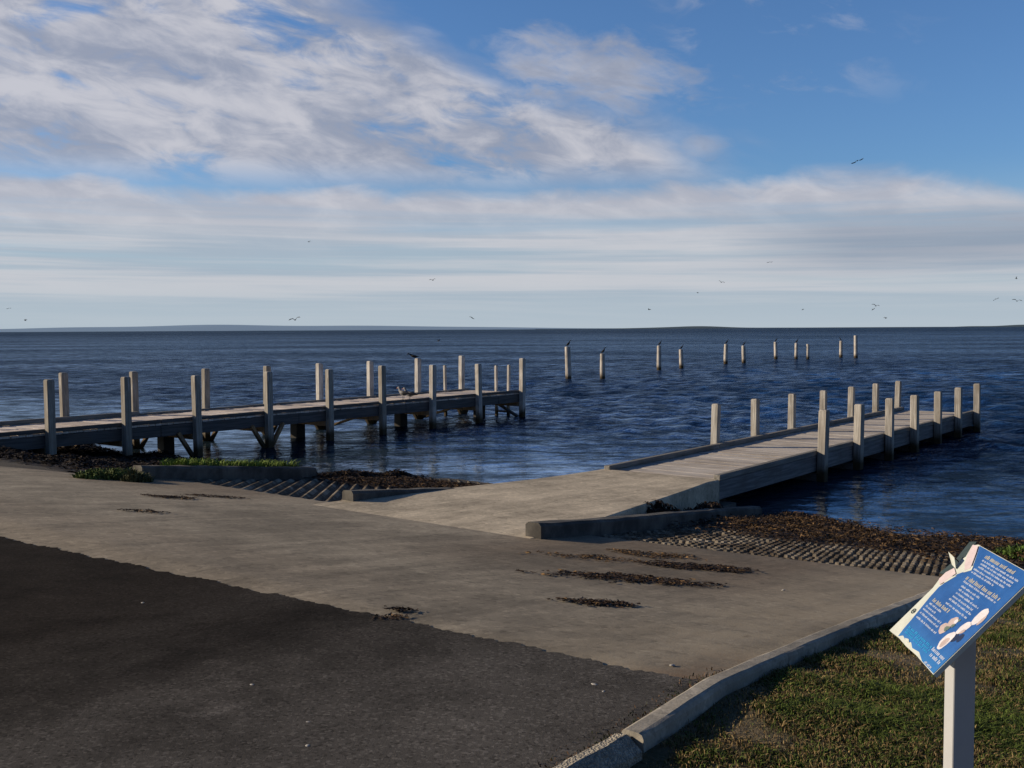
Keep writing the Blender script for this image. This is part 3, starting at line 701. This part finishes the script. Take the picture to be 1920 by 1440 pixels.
mb = MB(); poly(mb, [(0.19, 0.02), (0.24, 0.05), (0.33, 0.035), (0.42, 0.055), (0.50, 0.03), (0.62, 0.045), (0.75, 0.012), (0.995, 0.006), (0.995, 0.994), (0.06, 0.994), (0.13, 0.93), (0.20, 0.86), (0.25, 0.80), (0.20, 0.755), (0.14, 0.70), (0.10, 0.60), (0.075, 0.53), (0.09, 0.42), (0.12, 0.30), (0.15, 0.18), (0.165, 0.10)], 0.0003, 0.0016)
panel_piece('printed_sheet', mb, SIGN_BLUE, panel)
mb = MB(); poly(mb, [(-0.03, 0.975), (0.055, 0.985), (0.12, 0.925), (0.235, 0.80), (0.19, 0.76), (0.12, 0.80), (0.04, 0.87)], 0.0022, 0.0034)
poly(mb, [(0.03, 0.73), (0.12, 0.70), (0.09, 0.60), (0.06, 0.55), (-0.02, 0.585), (-0.02, 0.66)], 0.0022, 0.0030)
panel_piece('peeling_laminate', mb, PINKPAPER, panel)
# bleached scuffs where the print has worn off along the lower edge
for q0, pts in enumerate(([(.30, .045), (.36, .06), (.40, .045), (.36, .03)], [(.05, .60), (.11, .66), (.16, .69), (.10, .585)], [(.20, .74), (.27, .79), (.24, .83), (.19, .79)])):
    mb = MB(); poly(mb, pts, 0.0018, 0.0027); panel_piece('scuff', mb, PAPER, panel)
mb = MB()
poly(mb, [(-0.17, 0.99), (-0.08, 1.02), (-0.055, 0.965), (0.01, 0.86), (-0.02, 0.80), (-0.12, 0.81)], -0.010, -0.006)
poly(mb, [(-0.13, 0.80), (-0.02, 0.79), (0.02, 0.73), (-0.04, 0.66), (-0.16, 0.63)], -0.012, -0.008)
panel_piece('torn_backing', mb, SCRAP, panel)
mb = MB() # curled flake
fl = [(-0.06, 0.80), (0.05, 0.79), (0.07, 0.73), (-0.02, 0.74)]
mb.add([(p*PW, q*PH, z) for (p, q), z in zip(fl, (0.035, 0.028, 0.004, 0.006))]+[(p*PW, q*PH, z-0.0015) for (p, q), z in zip(fl, (0.035, 0.028, 0.004, 0.006))],
       [(0, 1, 2, 3), (7, 6, 5, 4)]+[(k, (k+1) % 4, 4+(k+1) % 4, 4+k) for k in range(4)])
panel_piece('curled_flake', mb, PAPER, panel)
# lettering: too worn to read, so every line is a row of letter-like strokes
def line(mb, p0, p1, q, h, cw=0.014, z=0.0023):
    p = p0
    while p < p1:
        wl = random.randint(2, 8)
        for k in range(wl):
            if p > p1: break
            w = cw*random.uniform(0.6, 0.95); hh_ = h*random.choice([0.72, 0.72, 0.8, 1.0])
            poly(mb, [(p, q-h/2), (p+w*0.8, q-h/2), (p+w*0.8, q-h/2+hh_), (p, q-h/2+hh_)], 0.0018, z); p += cw
        p += cw*0.8
def para(name, mat, rows, h, cw=0.014):
    mb = MB()
    for q, p0, p1 in rows: line(mb, p0, p1, q, h, cw)
    panel_piece(name, mb, mat, panel)
para('paragraph', INK_W, ((0.905, .28, .90), (0.875, .30, .88), (0.845, .31, .88), (0.812, .28, .82), (0.782, .29, .68)), 0.017)
para('heading', INK_Y, ((0.945, .27, .78),), 0.034, 0.020)
para('heading', INK_Y, ((0.722, .30, .89),), 0.036, 0.021)
para('heading', INK_Y, ((0.425, .17, .49),), 0.034, 0.020)
para('paragraph', INK_W, ((0.685, .31, .89), (0.645, .34, .67), (0.612, .35, .63), (0.578, .36, .77), (0.542, .36, .73), (0.508, .35, .78), (0.468, .36, .76)), 0.018)
para('paragraph', INK_W, ((0.385, .17, .40), (0.350, .16, .36), (0.318, .16, .54), (0.280, .17, .54), (0.235, .18, .60)), 0.018)
para('paragraph', INK_C, ((0.135, .21, .70), (0.110, .22, .72), (0.085, .23, .73)), 0.022, 0.022)
para('paragraph', INK_W, ((0.135, .73, .95), (0.093, .77, .95)), 0.031, 0.020)
para('paragraph', INK_W, ((0.024, .79, .92),), 0.018)
def blob(mb, cp, cq, a, b, ang, z, n=22, wob=0.06):
    pts = []
    for k in range(n):
        t_ = 2*math.pi*k/n; r_ = 1+wob*math.sin(3*t_+cp*20)+wob*0.5*math.sin(7*t_)
        x = a*math.cos(t_)*r_; y = b*math.sin(t_)*r_
        pts.append((cp+x*math.cos(ang)-y*math.sin(ang), cq+x*math.sin(ang)+y*math.cos(ang)))
    poly(mb, pts, 0.0017, z)
for mat, args in ((SHADOWPRINT, (.83, .30, .05, .045, 0.4, .0020)), (SHADOWPRINT, (.90, .325, .03, .04, 0.2, .0020)),
                  (SHELL_W, (.885, .535, .085, .052, 1.45, .0024)), (SHELL_W, (.835, .40, .072, .042, 1.15, .0024)), (SHELL_W, (.785, .245, .090, .054, 1.5, .0025)),
                  (SHELL_P, (.655, .385, .047, .044, 0.9, .0025, 22, .09)), (SHELL_P, (.63, .305, .058, .052, 0.3, .0024, 22, .09)),
                  (SHELL_P, (.79, .225, .050, .030, 1.5, .0029)), (SHELL_P, (.94, .52, .05, .016, 1.5, .0029)), (SHELL_P, (.86, .37, .03, .015, 1.0, .0029)),
                  (SHELL_W, (.69, .40, .02, .022, 1.0, .0031)), (SHELL_G, (.665, .315, .030, .024, 0.5, .0030, 22, .15)), (SHELL_G, (.70, .36, .02, .015, 0.8, .0030, 22, .15)), (SHELL_G, (.71, .42, .016, .012, 0.8, .0030))):
    mb = MB(); blob(mb, *args); panel_piece('shell_picture', mb, mat, panel)
mb = MB() # small oval badge on the bleached strip
for k in range(20):
    a0, a1 = 2*math.pi*k/20, 2*math.pi*(k+1)/20
    f = lambda a_, r_: ((0.062+0.030*r_*math.cos(a_))*PW, (0.25+0.026*r_*math.sin(a_))*PH)
    v = [f(a0, 1), f(a1, 1), f(a1, .62), f(a0, .62)]
    mb.add([(x, y, 0.0012) for x, y in v], [(0, 1, 2, 3)])
poly(mb, [(.052, .246), (.072, .242), (.074, .256), (.056, .26)], 0.0005, 0.0012)
panel_piece('badge', mb, SCRAP, panel)

# ------------------------------------------------------------------ seaweed
def weed_strands(n, s, t, length, width, zspread, zf, seed, pale=0.3):
    """n ribbons starting at (s,t) arrays"""
    r = np.random.default_rng(seed); seg = 4
    ang = r.uniform(0, 2*np.pi, n); L = length*r.uniform(0.4, 1.2, n)/seg; W = width*r.uniform(0.6, 1.5, n)
    ss_ = np.zeros((n, seg+1)); tt_ = np.zeros((n, seg+1)); ss_[:, 0] = s; tt_[:, 0] = t
    dirs = np.zeros((n, seg+1, 2))
    for k in range(seg+1):
        dirs[:, k, 0] = np.cos(ang); dirs[:, k, 1] = np.sin(ang)
        if k < seg:
            ss_[:, k+1] = ss_[:, k]+L*np.cos(ang); tt_[:, k+1] = tt_[:, k]+L*np.sin(ang); ang = ang+r.normal(0, 0.55, n)
    z = zf(ss_, tt_)+0.004+zspread*r.random((n, 1))**1.5+zspread*0.6*r.random((n, seg+1))
    nx = -dirs[..., 1]; ny = dirs[..., 0]; taper = np.array([0.5, 1, 1, 0.8, 0.25])[None, :]
    w = W[:, None]*taper/2; tw = r.uniform(-1, 1, (n, seg+1))
    a = st_xyz(ss_+nx*w, tt_+ny*w, z+tw*w*0.9); b = st_xyz(ss_-nx*w, tt_-ny*w, z-tw*w*0.9)
    V = np.stack([a, b], 2).reshape(-1, 3)
    base = np.arange(n)[:, None]*(2*(seg+1))+2*np.arange(seg)[None, :]
    F = np.stack([base, base+1, base+3, base+2], -1).reshape(-1, 4)
    u = r.random(n)[:, None]
    dark = np.array([0.020, 0.013, 0.009]); mid_ = np.array([0.060, 0.036, 0.021]); tan = np.array([0.27, 0.165, 0.070])
    c = np.where(u < 1-pale, dark+(mid_-dark)*(u/(1-pale)), mid_+(tan-mid_)*((u-1+pale)/max(pale, 1e-3)))
    C = np.repeat(c[:, None, :], 2*(seg+1), 1).reshape(-1, 3)
    return V, F, C
def weed_bank(name, region, n, mound, seed, length=0.22, width=0.018, kind='stuff', label=None, cat=None, group=None, pale=0.3, zs=0.05, res=0.05, tone=1.0):
    """region(s,t) -> 0..1 cover; a lumpy mound plus loose ribbons"""
    f, (s0, s1, t0, t1) = region
    gs_ = np.arange(s0, s1, res); gt_ = np.arange(t0, t1, res)
    Sx, Tx = np.meshgrid(gs_, gt_, indexing='ij')
    cov = f(Sx, Tx)
    def mz(s, t): return gz(s, t)-0.03+f(s, t)*mound*(0.55+0.45*vnoise(s*5, t*5, seed)+0.25*vnoise(s*16, t*16, seed+1))+0.035*f(s, t)
    V0 = st_xyz(Sx, Tx, mz(Sx, Tx)+rng.normal(0, 0.006, Sx.shape)).reshape(-1, 3); F0 = grid_faces(len(gs_), len(gt_))
    keep = (cov.reshape(-1)[F0] > 0.12).all(1); F0 = F0[keep]
    nn_ = vnoise(Sx*9, Tx*9, seed+2).reshape(-1, 1)*0.5+0.5
    C0 = np.array([0.022, 0.015, 0.010])+np.clip(nn_, 0, 1)*np.array([0.050, 0.032, 0.018])
    ps = rng.uniform(s0, s1, n*6); pt = rng.uniform(t0, t1, n*6); ok = rng.random(n*6) < f(ps, pt)**1.3; ps, pt = ps[ok][:n], pt[ok][:n]
    V1, F1, C1 = weed_strands(len(ps), ps, pt, length, width, zs, lambda s, t: np.maximum(mz(s, t), gz(s, t)+0.022), seed, pale)
    if len(F0):
        used, inv = np.unique(F0, return_inverse=True); V0 = V0[used]; C0 = C0[used]; F0 = inv.reshape(F0.shape)
        V = np.concatenate([V0, V1]); F = np.concatenate([F0, F1+len(V0)]); C = np.concatenate([C0, C1])
    else: V, F, C = V1, F1, C1
    o = np_obj(name, V, F, WEED, C*tone)
    tag(o, label, cat, group, kind); return o
# great bank along the right waterline
def reg_r(s, t):
    lo = 12.05+0.55*vnoise(t*1.3, t*0+1, 21)-0.35*np.clip(t+4, 0, 6)*0.2
    hi = 15.55+0.25*vnoise(t*1.1, t*0+2, 22)
    return sstep(lo-1.3, lo+0.5, s)*sstep(hi+0.15, hi-0.5, s)*sstep(-6.75, -6.3, t)*sstep(7.5, 6.5, t)*np.clip(0.72+0.55*vnoise(s*1.9, t*1.9, 23), 0, 1)
weed_bank('seaweed', (reg_r, (10.8, 16.2, -6.9, 7.6)), 20000, 0.10, 31, 0.17, 0.013, label='brown seaweed washed up along the right waterline below the block ramp', cat='seaweed', pale=0.55)
# left lane foot, right of the dark wall
def reg_l(s, t): return sstep(11.2, 12.0, s+0.3*vnoise(s*2, t*2, 41))*sstep(14.2, 13.2, s-0.4*vnoise(t*1.3, t, 42))*sstep(-13.4, -13.0, t)*sstep(-9.8, -10.1, t)
weed_bank('seaweed', (reg_l, (10.8, 14.6, -13.5, -9.75)), 5000, 0.05, 43, 0.2, 0.014, label='brown seaweed strewn over the lower end of the grooved ramp', cat='seaweed', pale=0.3)
# dark weed along the shore under the left jetty
def reg_u(s, t): return sstep(8.2, 9.2, s-0.3*vnoise(t*1.5, t*0, 51))*sstep(14.6, 13.4, s-0.7*vnoise(t*0.8, t*0, 52))*sstep(-26, -25, t)*sstep(-13.7, -14.3, t)*(0.7+0.4*vnoise(s*1.3, t*1.3, 53))
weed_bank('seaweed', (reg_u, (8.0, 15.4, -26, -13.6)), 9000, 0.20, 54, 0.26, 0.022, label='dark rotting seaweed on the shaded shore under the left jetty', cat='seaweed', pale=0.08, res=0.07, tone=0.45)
# countable heaps
def ell(cs, ct, a, b, ang, seed, rag=0.45):
    ca, sa = math.cos(ang), math.sin(ang)
    def f(s, t):
        x = (s-cs)*ca+(t-ct)*sa; y = -(s-cs)*sa+(t-ct)*ca
        r2 = np.sqrt((x/a)**2+(y/b)**2)+rag*vnoise(s*6, t*6, seed)*0.6+rag*0.5*vnoise(s*17, t*17, seed+5)
        return sstep(1.1, 0.55, r2)
    e = max(a, b)*1.5
    return f, (cs-e, cs+e, ct-e, ct+e)
def px_st(px, py):
    """ground position seen at that bearing and depression"""
    k = (py-HZ(px))/1900; r = (px-960)/1900; d = 5.0
    for _ in range(60):
        x = r*d; s = x*A2[0]+d*A2[1]; t = x*B2[0]+d*B2[1]; d = 0.5*d+0.5*(CAM_H-0.02-g1(s, t))/k
    return s, t
# direction of the image horizontal in (s, t) is world +x = (A2[0], B2[0])
XANG = math.atan2(B2[0], A2[0])
heaps = [ # px, py, half length, half width, label, mound, strands, pale
 (1165, 1090, .74, .25, 'largest dark red brown seaweed streak lying across the concrete of the right lane', .02, 900, .06),
 (1318, 1070, .56, .22, 'dark seaweed streak below the block ramp, right of the largest streak', .02, 650, .06),
 (1118, 1138, .27, .09, 'small dark seaweed streak lying alone below the largest streak', .015, 220, .05),
 (748, 1152, .11, .04, 'small dark weed scrap on the concrete near the asphalt edge', .02, 70, .05),
 (722, 1166, .12, .03, 'thin weed scrap lying on the asphalt edge', .015, 60, .05),
 (312, 935, .45, .16, 'dark seaweed scrap at the top of the grooved ramp, left of its grooves', .03, 260, .08),
 (400, 934, .50, .12, 'dark seaweed trail lying across the first grooves of the left ramp', .03, 260, .08),
 (255, 962, .30, .12, 'faint weed scrap on the concrete left of the grooved ramp', .01, 90, .1),
 (1100, 1050, .60, .22, 'thin brown weed litter scattered in front of the long dark kerb wall', .0, 200, .75),
 (1230, 1045, .50, .25, 'tan weed litter scattered at the left corner of the block ramp', .0, 220, .8),
]
for i, (px, py, a, b, lab, mo, n, pale) in enumerate(heaps):
    s, t = px_st(px, py)
    weed_bank('seaweed_heap', ell(s, t, a, b, XANG, 60+i*3, 0.5), n*2, mo*0.25, 80+i, 0.075, 0.011, None, lab, 'seaweed', 'seaweed scraps on the concrete', pale+0.08, 0.010, 0.02, 1.25)
# heap between landing and kerb wall, and the ridge of weed past the left wall
weed_bank('seaweed_heap', ell(12.6, -6.85, 1.3, .28, 0.0, 91, .4), 2600, .22, 92, .2, .018, None, 'dark tangled seaweed heap caught between the walkway and the long kerb wall', 'seaweed', None, .12, .06, .03)
weed_bank('seaweed_heap', ell(12.95, -13.65, 1.7, .36, 0.0, 95, .3), 3200, .13, 96, .24, .02, None, 'long dark seaweed ridge at the seaward end of the grass topped wall', 'seaweed', None, .08, .05, .04, 0.6)

# ------------------------------------------------------------------ grass
def blades(s, t, zf, h, w, cols, seed, lean=0.5):
    r = np.random.default_rng(seed); n = len(s)
    hh_ = h*r.uniform(0.45, 1.25, n); a = r.uniform(0, 2*np.pi, n); la = r.uniform(0, 2*np.pi, n); ll = hh_*lean*r.random(n)*1.6
    W = w*r.uniform(0.6, 1.4, n); z = zf(s, t)
    dx, dy = np.cos(a)*W/2, np.sin(a)*W/2; lx, ly = np.cos(la)*ll, np.sin(la)*ll
    x = s*A2[0]+t*B2[0]; y = s*A2[1]+t*B2[1]
    v0 = np.stack([x-dx, y-dy, z-0.01], -1); v1 = np.stack([x+dx, y+dy, z-0.01], -1)
    v2 = np.stack([x+dx*.8+lx*.4, y+dy*.8+ly*.4, z+hh_*.6], -1); v3 = np.stack([x-dx*.8+lx*.4, y-dy*.8+ly*.4, z+hh_*.6], -1)
    v4 = np.stack([x+dx*.1+lx, y+dy*.1+ly, z+hh_*(1-0.3*lean)], -1); v5 = np.stack([x-dx*.1+lx, y-dy*.1+ly, z+hh_*(1-0.3*lean)], -1)
    V = np.stack([v0, v1, v2, v3, v4, v5], 1).reshape(-1, 3); b = np.arange(n)[:, None]*6
    F = np.concatenate([b+np.array([[0, 1, 2, 3]]), b+np.array([[3, 2, 4, 5]])])
    return V, F, np.repeat(cols, 6, 0)
def lawn_blades():
    N = 1700000; d = 2.2*(14/2.2)**rng.random(N); r = rng.uniform(-0.12, 0.62, N); x = d*r; y = d
    s = x*A2[0]+y*A2[1]; t = x*B2[0]+y*B2[1]
    pat = vnoise(s*2.2, t*2.2, 71); pat2 = vnoise(s*7, t*7, 72)
    k = pat*0.75+pat2*0.55+0.25*vnoise(s*0.9, t*0.9, 77)
    ok = (t > -2.105-0.055*(s-3.5)) & (s < 13.5) & (s > 1.0) & (rng.random(N) < np.clip(0.55+1.0*k, 0.12, 1))
    ok &= (t > -2.10-0.055*(s-3.5)+0.05*np.abs(pat2)) & ((s > 3.6) | (t > -2.03+0.05*np.abs(pat2)))
    s, t, k = s[ok][:300000], t[ok][:300000], k[ok][:300000]
    u = rng.random(len(s))[:, None]; g = np.clip(0.5+k*0.8+0.35*vnoise(s*13, t*13, 78), 0, 1)[:, None]
    green = np.array([0.100, 0.145, 0.025])*(0.25+1.3*u); dry = np.array([0.31, 0.22, 0.10])*(0.3+1.0*u)
    c = np.where(rng.random(len(s))[:, None] < 0.14+0.80*g, green, dry)
    # coarser blades far away, where single ones cannot be told apart
    V, F, C = blades(s, t, lawn_z, 0.034*(0.30+0.8*np.clip(0.5+k, 0, 1.2)+0.75*np.clip(vnoise(s*15, t*15, 79)+0.15, 0, 1)), 0.0046, c, 73, 0.9)
    tag(np_obj('grass', V, F, GRASS, C), 'short dry and green grass of the lawn around the blue sign', 'grass', None, 'stuff')
lawn_blades()
def strip(name, s0, s1, t0, t1, n, h, w, zf, label, cat, kind, seed, tone=(0.09, 0.14, 0.03)):
    s = rng.uniform(s0, s1, n); t = rng.uniform(t0, t1, n)
    k = rng.random(n) < np.clip(0.6+0.6*vnoise(s*3, t*3, seed), 0.1, 1); s, t = s[k], t[k]
    c = np.array(tone)*(0.45+0.9*rng.random((len(s), 1)))
    V, F, C = blades(s, t, zf, h, w, c, seed, 0.7); tag(np_obj(name, V, F, GRASS, C), label, cat, None, kind)
strip('grass', 9.1, 11.4, -14.4, -13.7, 4200, .17, .018, lambda s, t: gz(s, t)+0.17, 'bright green grass growing along the top of the dark low wall', 'grass', 'stuff', 101, (0.20, 0.29, 0.05))
def bush(name, cs, ct, rs, rt, h, n, label, seed, z0=None, tone=(0.13, 0.18, 0.045)):
    a = rng.uniform(0, 6.283, n); q = np.sqrt(rng.random(n)); s = cs+rs*q*np.cos(a); t = ct+rt*q*np.sin(a)
    prof = (1-q**2)*(0.75+0.35*vnoise(s*9, t*9, seed))
    c = np.array(tone)*(0.4+1.0*rng.random((n, 1)))
    hz = rng.random(n)*np.clip(prof, 0.05, 1)*h
    V, F, C = blades(s, t, lambda s, t: gz(s, t)+0.02+hz*0.75, h*0.38, 0.020, c, seed, 1.0); tag(np_obj(name, V, F, GRASS, C), label, 'plant')
s, t = px_st(205, 898); bush('green_plant', s, t, .55, .35, .22, 1500, 'low green weedy plant at the concrete edge, left of the dark wall', 111)
s, t = px_st(252, 904); bush('green_plant', s, t, .22, .18, .24, 600, 'small pale green plant at the left end of the dark wall', 112, tone=(0.13, 0.14, 0.06))
bush('green_plant', 13.0, -2.55, .5, .35, .26, 1800, 'bright green clump of grass behind the top right of the blue sign', 113, tone=(0.10, 0.17, 0.03))
# weeds and litter in the joint along the kerb
n = 620; s = rng.uniform(1.6, 4.6, n); t = np.array([kt(x) if x > 3.5 else kt2(x) for x in s])-rng.random(n)**3*0.10-0.002
c = np.where(rng.random((n, 1)) < .35, np.array([0.05, 0.065, 0.02]), np.array([0.17, 0.10, 0.055]))*(0.4+0.9*rng.random((n, 1)))
V, F, C = blades(s, t, lambda s, t: gz(s, t)+0.03, .012, .006, c, 121, 1.6)
tag(np_obj('weeds', V, F, GRASS, C), 'dry weeds and dirt in the joint between the asphalt and kerb', 'weeds', None, 'stuff')

# ------------------------------------------------------------------ shell scraps on the ground
shells = [(460, 1297, .020, 'white shell scrap on the dark asphalt at the left'), (565, 1370, .016, 'white shell scrap on the asphalt near the bottom, upper of two'), (565, 1416, .020, 'white shell scrap on the asphalt near the bottom, lower of two'),
          (1115, 1297, .024, 'pale scrap lying on the asphalt near the kerb, left of a thinner one'), (1132, 1310, .018, 'thin pale scrap on the asphalt near the kerb'), (1263, 1259, .024, 'white shell on the concrete beside the asphalt corner'),
          (1473, 1113, .020, 'pale shell scrap on the concrete left of the blue sign'), (256, 1138, .022, 'pale speck on the asphalt at the far left near its edge')]
for i, (px, py, r_, lab) in enumerate(shells):
    s, t = px_st(px, py); mb = MB(); rows = []
    for j in range(5):
        ph = j/4*math.pi/2
        for k in range(12):
            a_ = 2*math.pi*k/12; rad = r_*math.cos(ph)*(1+0.08*math.cos(6*a_))
            mb.v.append((rad*math.cos(a_)*1.3, rad*math.sin(a_)*0.85, r_*0.55*math.sin(ph)))
    for j in range(4):
        for k in range(12): mb.f.append((j*12+k, j*12+(k+1) % 12, j*12+12+(k+1) % 12, j*12+12+k))
    mb.f.append(tuple(range(12))[::-1])
    o = mb.build('shell', SHELL, smooth=True); o.location = S(s, t, g1(s, t)+0.024); o.rotation_euler = (0, R(8), random.uniform(0, 6))
    o.scale = (0.62, 0.62, 0.5); tag(o, lab, 'shell', 'shell scraps on the paving')

# ------------------------------------------------------------------ light and sky
SUN_EL = R(18); SUNV = Vector((-0.992*math.cos(SUN_EL), 0.10*math.cos(SUN_EL), math.sin(SUN_EL))).normalized()
sun = bpy.data.lights.new('sun', 'SUN'); sun.energy = 5.0; sun.angle = R(0.55); sun.color = (1.0, 0.83, 0.62)
so = bpy.data.objects.new('sun', sun); col.objects.link(so); so.rotation_euler = (-SUNV).to_track_quat('-Z', 'Y').to_euler()
w = bpy.data.worlds.new('World'); sc.world = w; w.use_nodes = True
T = NT(w.node_tree); bg = T.N['Background']
sky = T.node('ShaderNodeTexSky', sky_type='NISHITA'); sky.sun_disc = False; sky.sun_elevation = SUN_EL
sky.sun_rotation = math.atan2(SUNV.x, SUNV.y); sky.altitude = 0; sky.air_density = 1.0; sky.dust_density = 0.6; sky.ozone_density = 2.2
STR = 0.1
dv = T.node('ShaderNodeTexCoord').outputs['Generated']; x, y, z = T.sep(dv)
U = T.m('MULTIPLY', T.m('ARCTAN2', x, y), 180/math.pi); Vv = T.m('MULTIPLY', T.m('ARCSINE', T.m('MINIMUM', T.m('MAXIMUM', z, -1.0), 1.0)), 180/math.pi)
# clouds lie in long tilted sheets: stretch the noise along a slightly falling line
across = T.m('ADD', T.m('MULTIPLY', U, 0.085), T.m('MULTIPLY', Vv, 0.02)); along = T.m('ADD', T.m('MULTIPLY', Vv, 0.21), T.m('MULTIPLY', U, 0.022))
P = T.vec(across, along, 0.37)
nA = T.noise(P, 1.5, 10, 0.58, 0.55); nB = T.noise(T.vec(across, along, 4.1), 3.4, 9, 0.6, 0.5)
nS = T.noise(T.vec(T.m('MULTIPLY', U, 0.022), T.m('ADD', T.m('MULTIPLY', Vv, 0.42), T.m('MULTIPLY', U, 0.004)), 2.2), 1.5, 8, 0.56, 0.35)
nC = T.noise(T.vec(across, along, 9.3), 0.9, 5, 0.55, 0.4)
# upper-left field of broken cloud
edge = T.m('SUBTRACT', 12.0, T.m('MULTIPLY', T.m('MAXIMUM', T.m('SUBTRACT', Vv, 10.0), 0.0), 3.0))
dist1 = T.m('ADD', T.m('SUBTRACT', edge, U), T.m('MULTIPLY', T.m('SUBTRACT', nC, 0.5), 26))
f1 = T.m('MULTIPLY', T.m('MULTIPLY', T.ss(dist1, -3.0, 6.0), T.ss(Vv, 7.0, 9.6)), T.m('MULTIPLY', T.ss(Vv, 42, 28), T.ss(U, -75, -50)))
d1 = T.m('MULTIPLY', f1, T.ss(T.m('ADD', T.m('MULTIPLY', nA, 0.6), T.m('MULTIPLY', nB, 0.45)), 0.33, 0.52))
# low streaked bank
topV = T.m('ADD', 7.9, T.m('ADD', T.m('MULTIPLY', T.m('SUBTRACT', nA, 0.5), 3.2), T.m('MULTIPLY', T.m('MAXIMUM', T.m('SUBTRACT', U, 21.0), 0.0), -0.22)))
f2 = T.m('MULTIPLY', T.ss(T.m('SUBTRACT', topV, Vv), -0.4, 0.9), T.ss(Vv, 0.6, 3.0, 0.35, 1.0))
d2 = T.m('MULTIPLY', f2, T.ss(nS, 0.30, 0.52, 0.42, 1.0))
# little puff under the field, at its right end
pu = T.m('DIVIDE', T.m('SUBTRACT', U, 10.2), 2.0); pv = T.m('DIVIDE', T.m('SUBTRACT', Vv, 9.9), 0.9)
puff = T.ss(T.m('ADD', T.m('ADD', T.m('MULTIPLY', pu, pu), T.m('MULTIPLY', pv, pv)), T.m('MULTIPLY', T.m('SUBTRACT', nB, 0.5), 3.5)), 1.3, -0.6, 0, 0.8)
lu = T.m('DIVIDE', T.m('SUBTRACT', U, 4.2), 6.2); lv = T.m('DIVIDE', T.m('ADD', T.m('SUBTRACT', Vv, 13.9), T.m('MULTIPLY', T.m('SUBTRACT', U, 4.2), 0.16)), 2.0)
lobe = T.ss(T.m('ADD', T.m('ADD', T.m('MULTIPLY', lu, lu), T.m('MULTIPLY', lv, lv)), T.m('ADD', T.m('MULTIPLY', T.m('SUBTRACT', nB, 0.5), 4.5), T.m('MULTIPLY', T.m('SUBTRACT', nA, 0.5), 3.0))), 1.5, -0.4, 0, 0.95)
puff = T.m('MAXIMUM', puff, lobe)
wisp = T.m('MULTIPLY', T.m('MULTIPLY', T.ss(U, 26, 12), T.ss(U, 6, 12)), T.m('MULTIPLY', T.ss(Vv, 11, 13), T.ss(nB, 0.52, 0.75, 0, 0.35)))
dens = T.m('MAXIMUM', T.m('MAXIMUM', d1, d2), T.m('MAXIMUM', puff, wisp))
dens = T.m('MULTIPLY', dens, 0.93)
# tone: lit edges and grey bellies
belly = T.m('ADD', T.m('MULTIPLY', nB, 0.6), T.m('MULTIPLY', T.noise(T.vec(across, along, 14.2), 1.7, 5, 0.55, 0.4), 0.6))
shade = T.ss(belly, 0.78, 0.50)
lit = tuple(c/STR for c in (0.585, 0.58, 0.625)); dim = tuple(c/STR for c in (0.315, 0.345, 0.435))
cloud = T.mix(T.m('MULTIPLY', shade, T.ss(Vv, 6.5, 10.0, 0.5, 1.0)), lit, dim)
nL = T.noise(T.vec(T.m('MULTIPLY', U, 0.028), T.m('ADD', T.m('MULTIPLY', Vv, 0.95), T.m('MULTIPLY', U, 0.008)), 7.7), 1.4, 7, 0.58, 0.3)
lowc = T.mix(T.ss(nL, 0.36, 0.62), tuple(c/STR for c in (0.37, 0.455, 0.545)), tuple(c/STR for c in (0.58, 0.595, 0.635)))
cloud = T.mix(T.ss(Vv, 7.5, 4.0, 0, 0.9), cloud, lowc)
cloud = T.mix(T.ss(Vv, 2.2, 0.2, 0, 0.7), cloud, tuple(c/STR for c in (0.44, 0.51, 0.575)))
dk = T.m('MULTIPLY', T.ss(U, 10, 20), T.m('MULTIPLY', T.ss(Vv, 2.2, 4.2), T.ss(Vv, 6.8, 5.2)))
cloud = T.mix(T.m('MULTIPLY', dk, 0.6), cloud, tuple(c/STR for c in (0.23, 0.275, 0.37)))
skyc = T.mix(1.0, sky.outputs[0], (0.66, 0.93, 1.30), 'MULTIPLY')
skyc = T.mix(T.ss(Vv, 9.0, 0.5, 0, 0.95), skyc, tuple(c/STR for c in (0.44, 0.525, 0.60)))

final = T.mix(dens, skyc, cloud)
# the sky overhead and behind the shore is dimmed to weaken its fill light
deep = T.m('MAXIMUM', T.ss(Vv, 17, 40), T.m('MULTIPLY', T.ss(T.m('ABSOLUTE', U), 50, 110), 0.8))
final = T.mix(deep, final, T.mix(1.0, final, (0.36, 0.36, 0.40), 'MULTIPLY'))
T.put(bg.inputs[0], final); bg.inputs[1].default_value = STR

# ------------------------------------------------------------------ camera
cam = bpy.data.cameras.new('camera'); cam.sensor_width = 36; cam.lens = 1900/1920*36; cam.clip_start = 0.05; cam.clip_end = 90000
co = bpy.data.objects.new('camera', cam); col.objects.link(co); sc.camera = co
pitch = math.atan((720-617)/1900)
co.matrix_world = Matrix.Translation((0, 0, CAM_H)) @ Matrix.Rotation(R(90)-pitch, 4, 'X') @ Matrix.Rotation(R(-0.30), 4, 'Z')
for o in list(sc.objects):
    if 'used' in o: del o['used']
sc.view_settings.view_transform = 'Standard'; sc.view_settings.look = 'None'; sc.view_settings.exposure = 0
sc.render.engine = 'CYCLES'; sc.cycles.use_denoising = True; sc.cycles.filter_width = 1.5
sc.cycles.max_bounces = 6
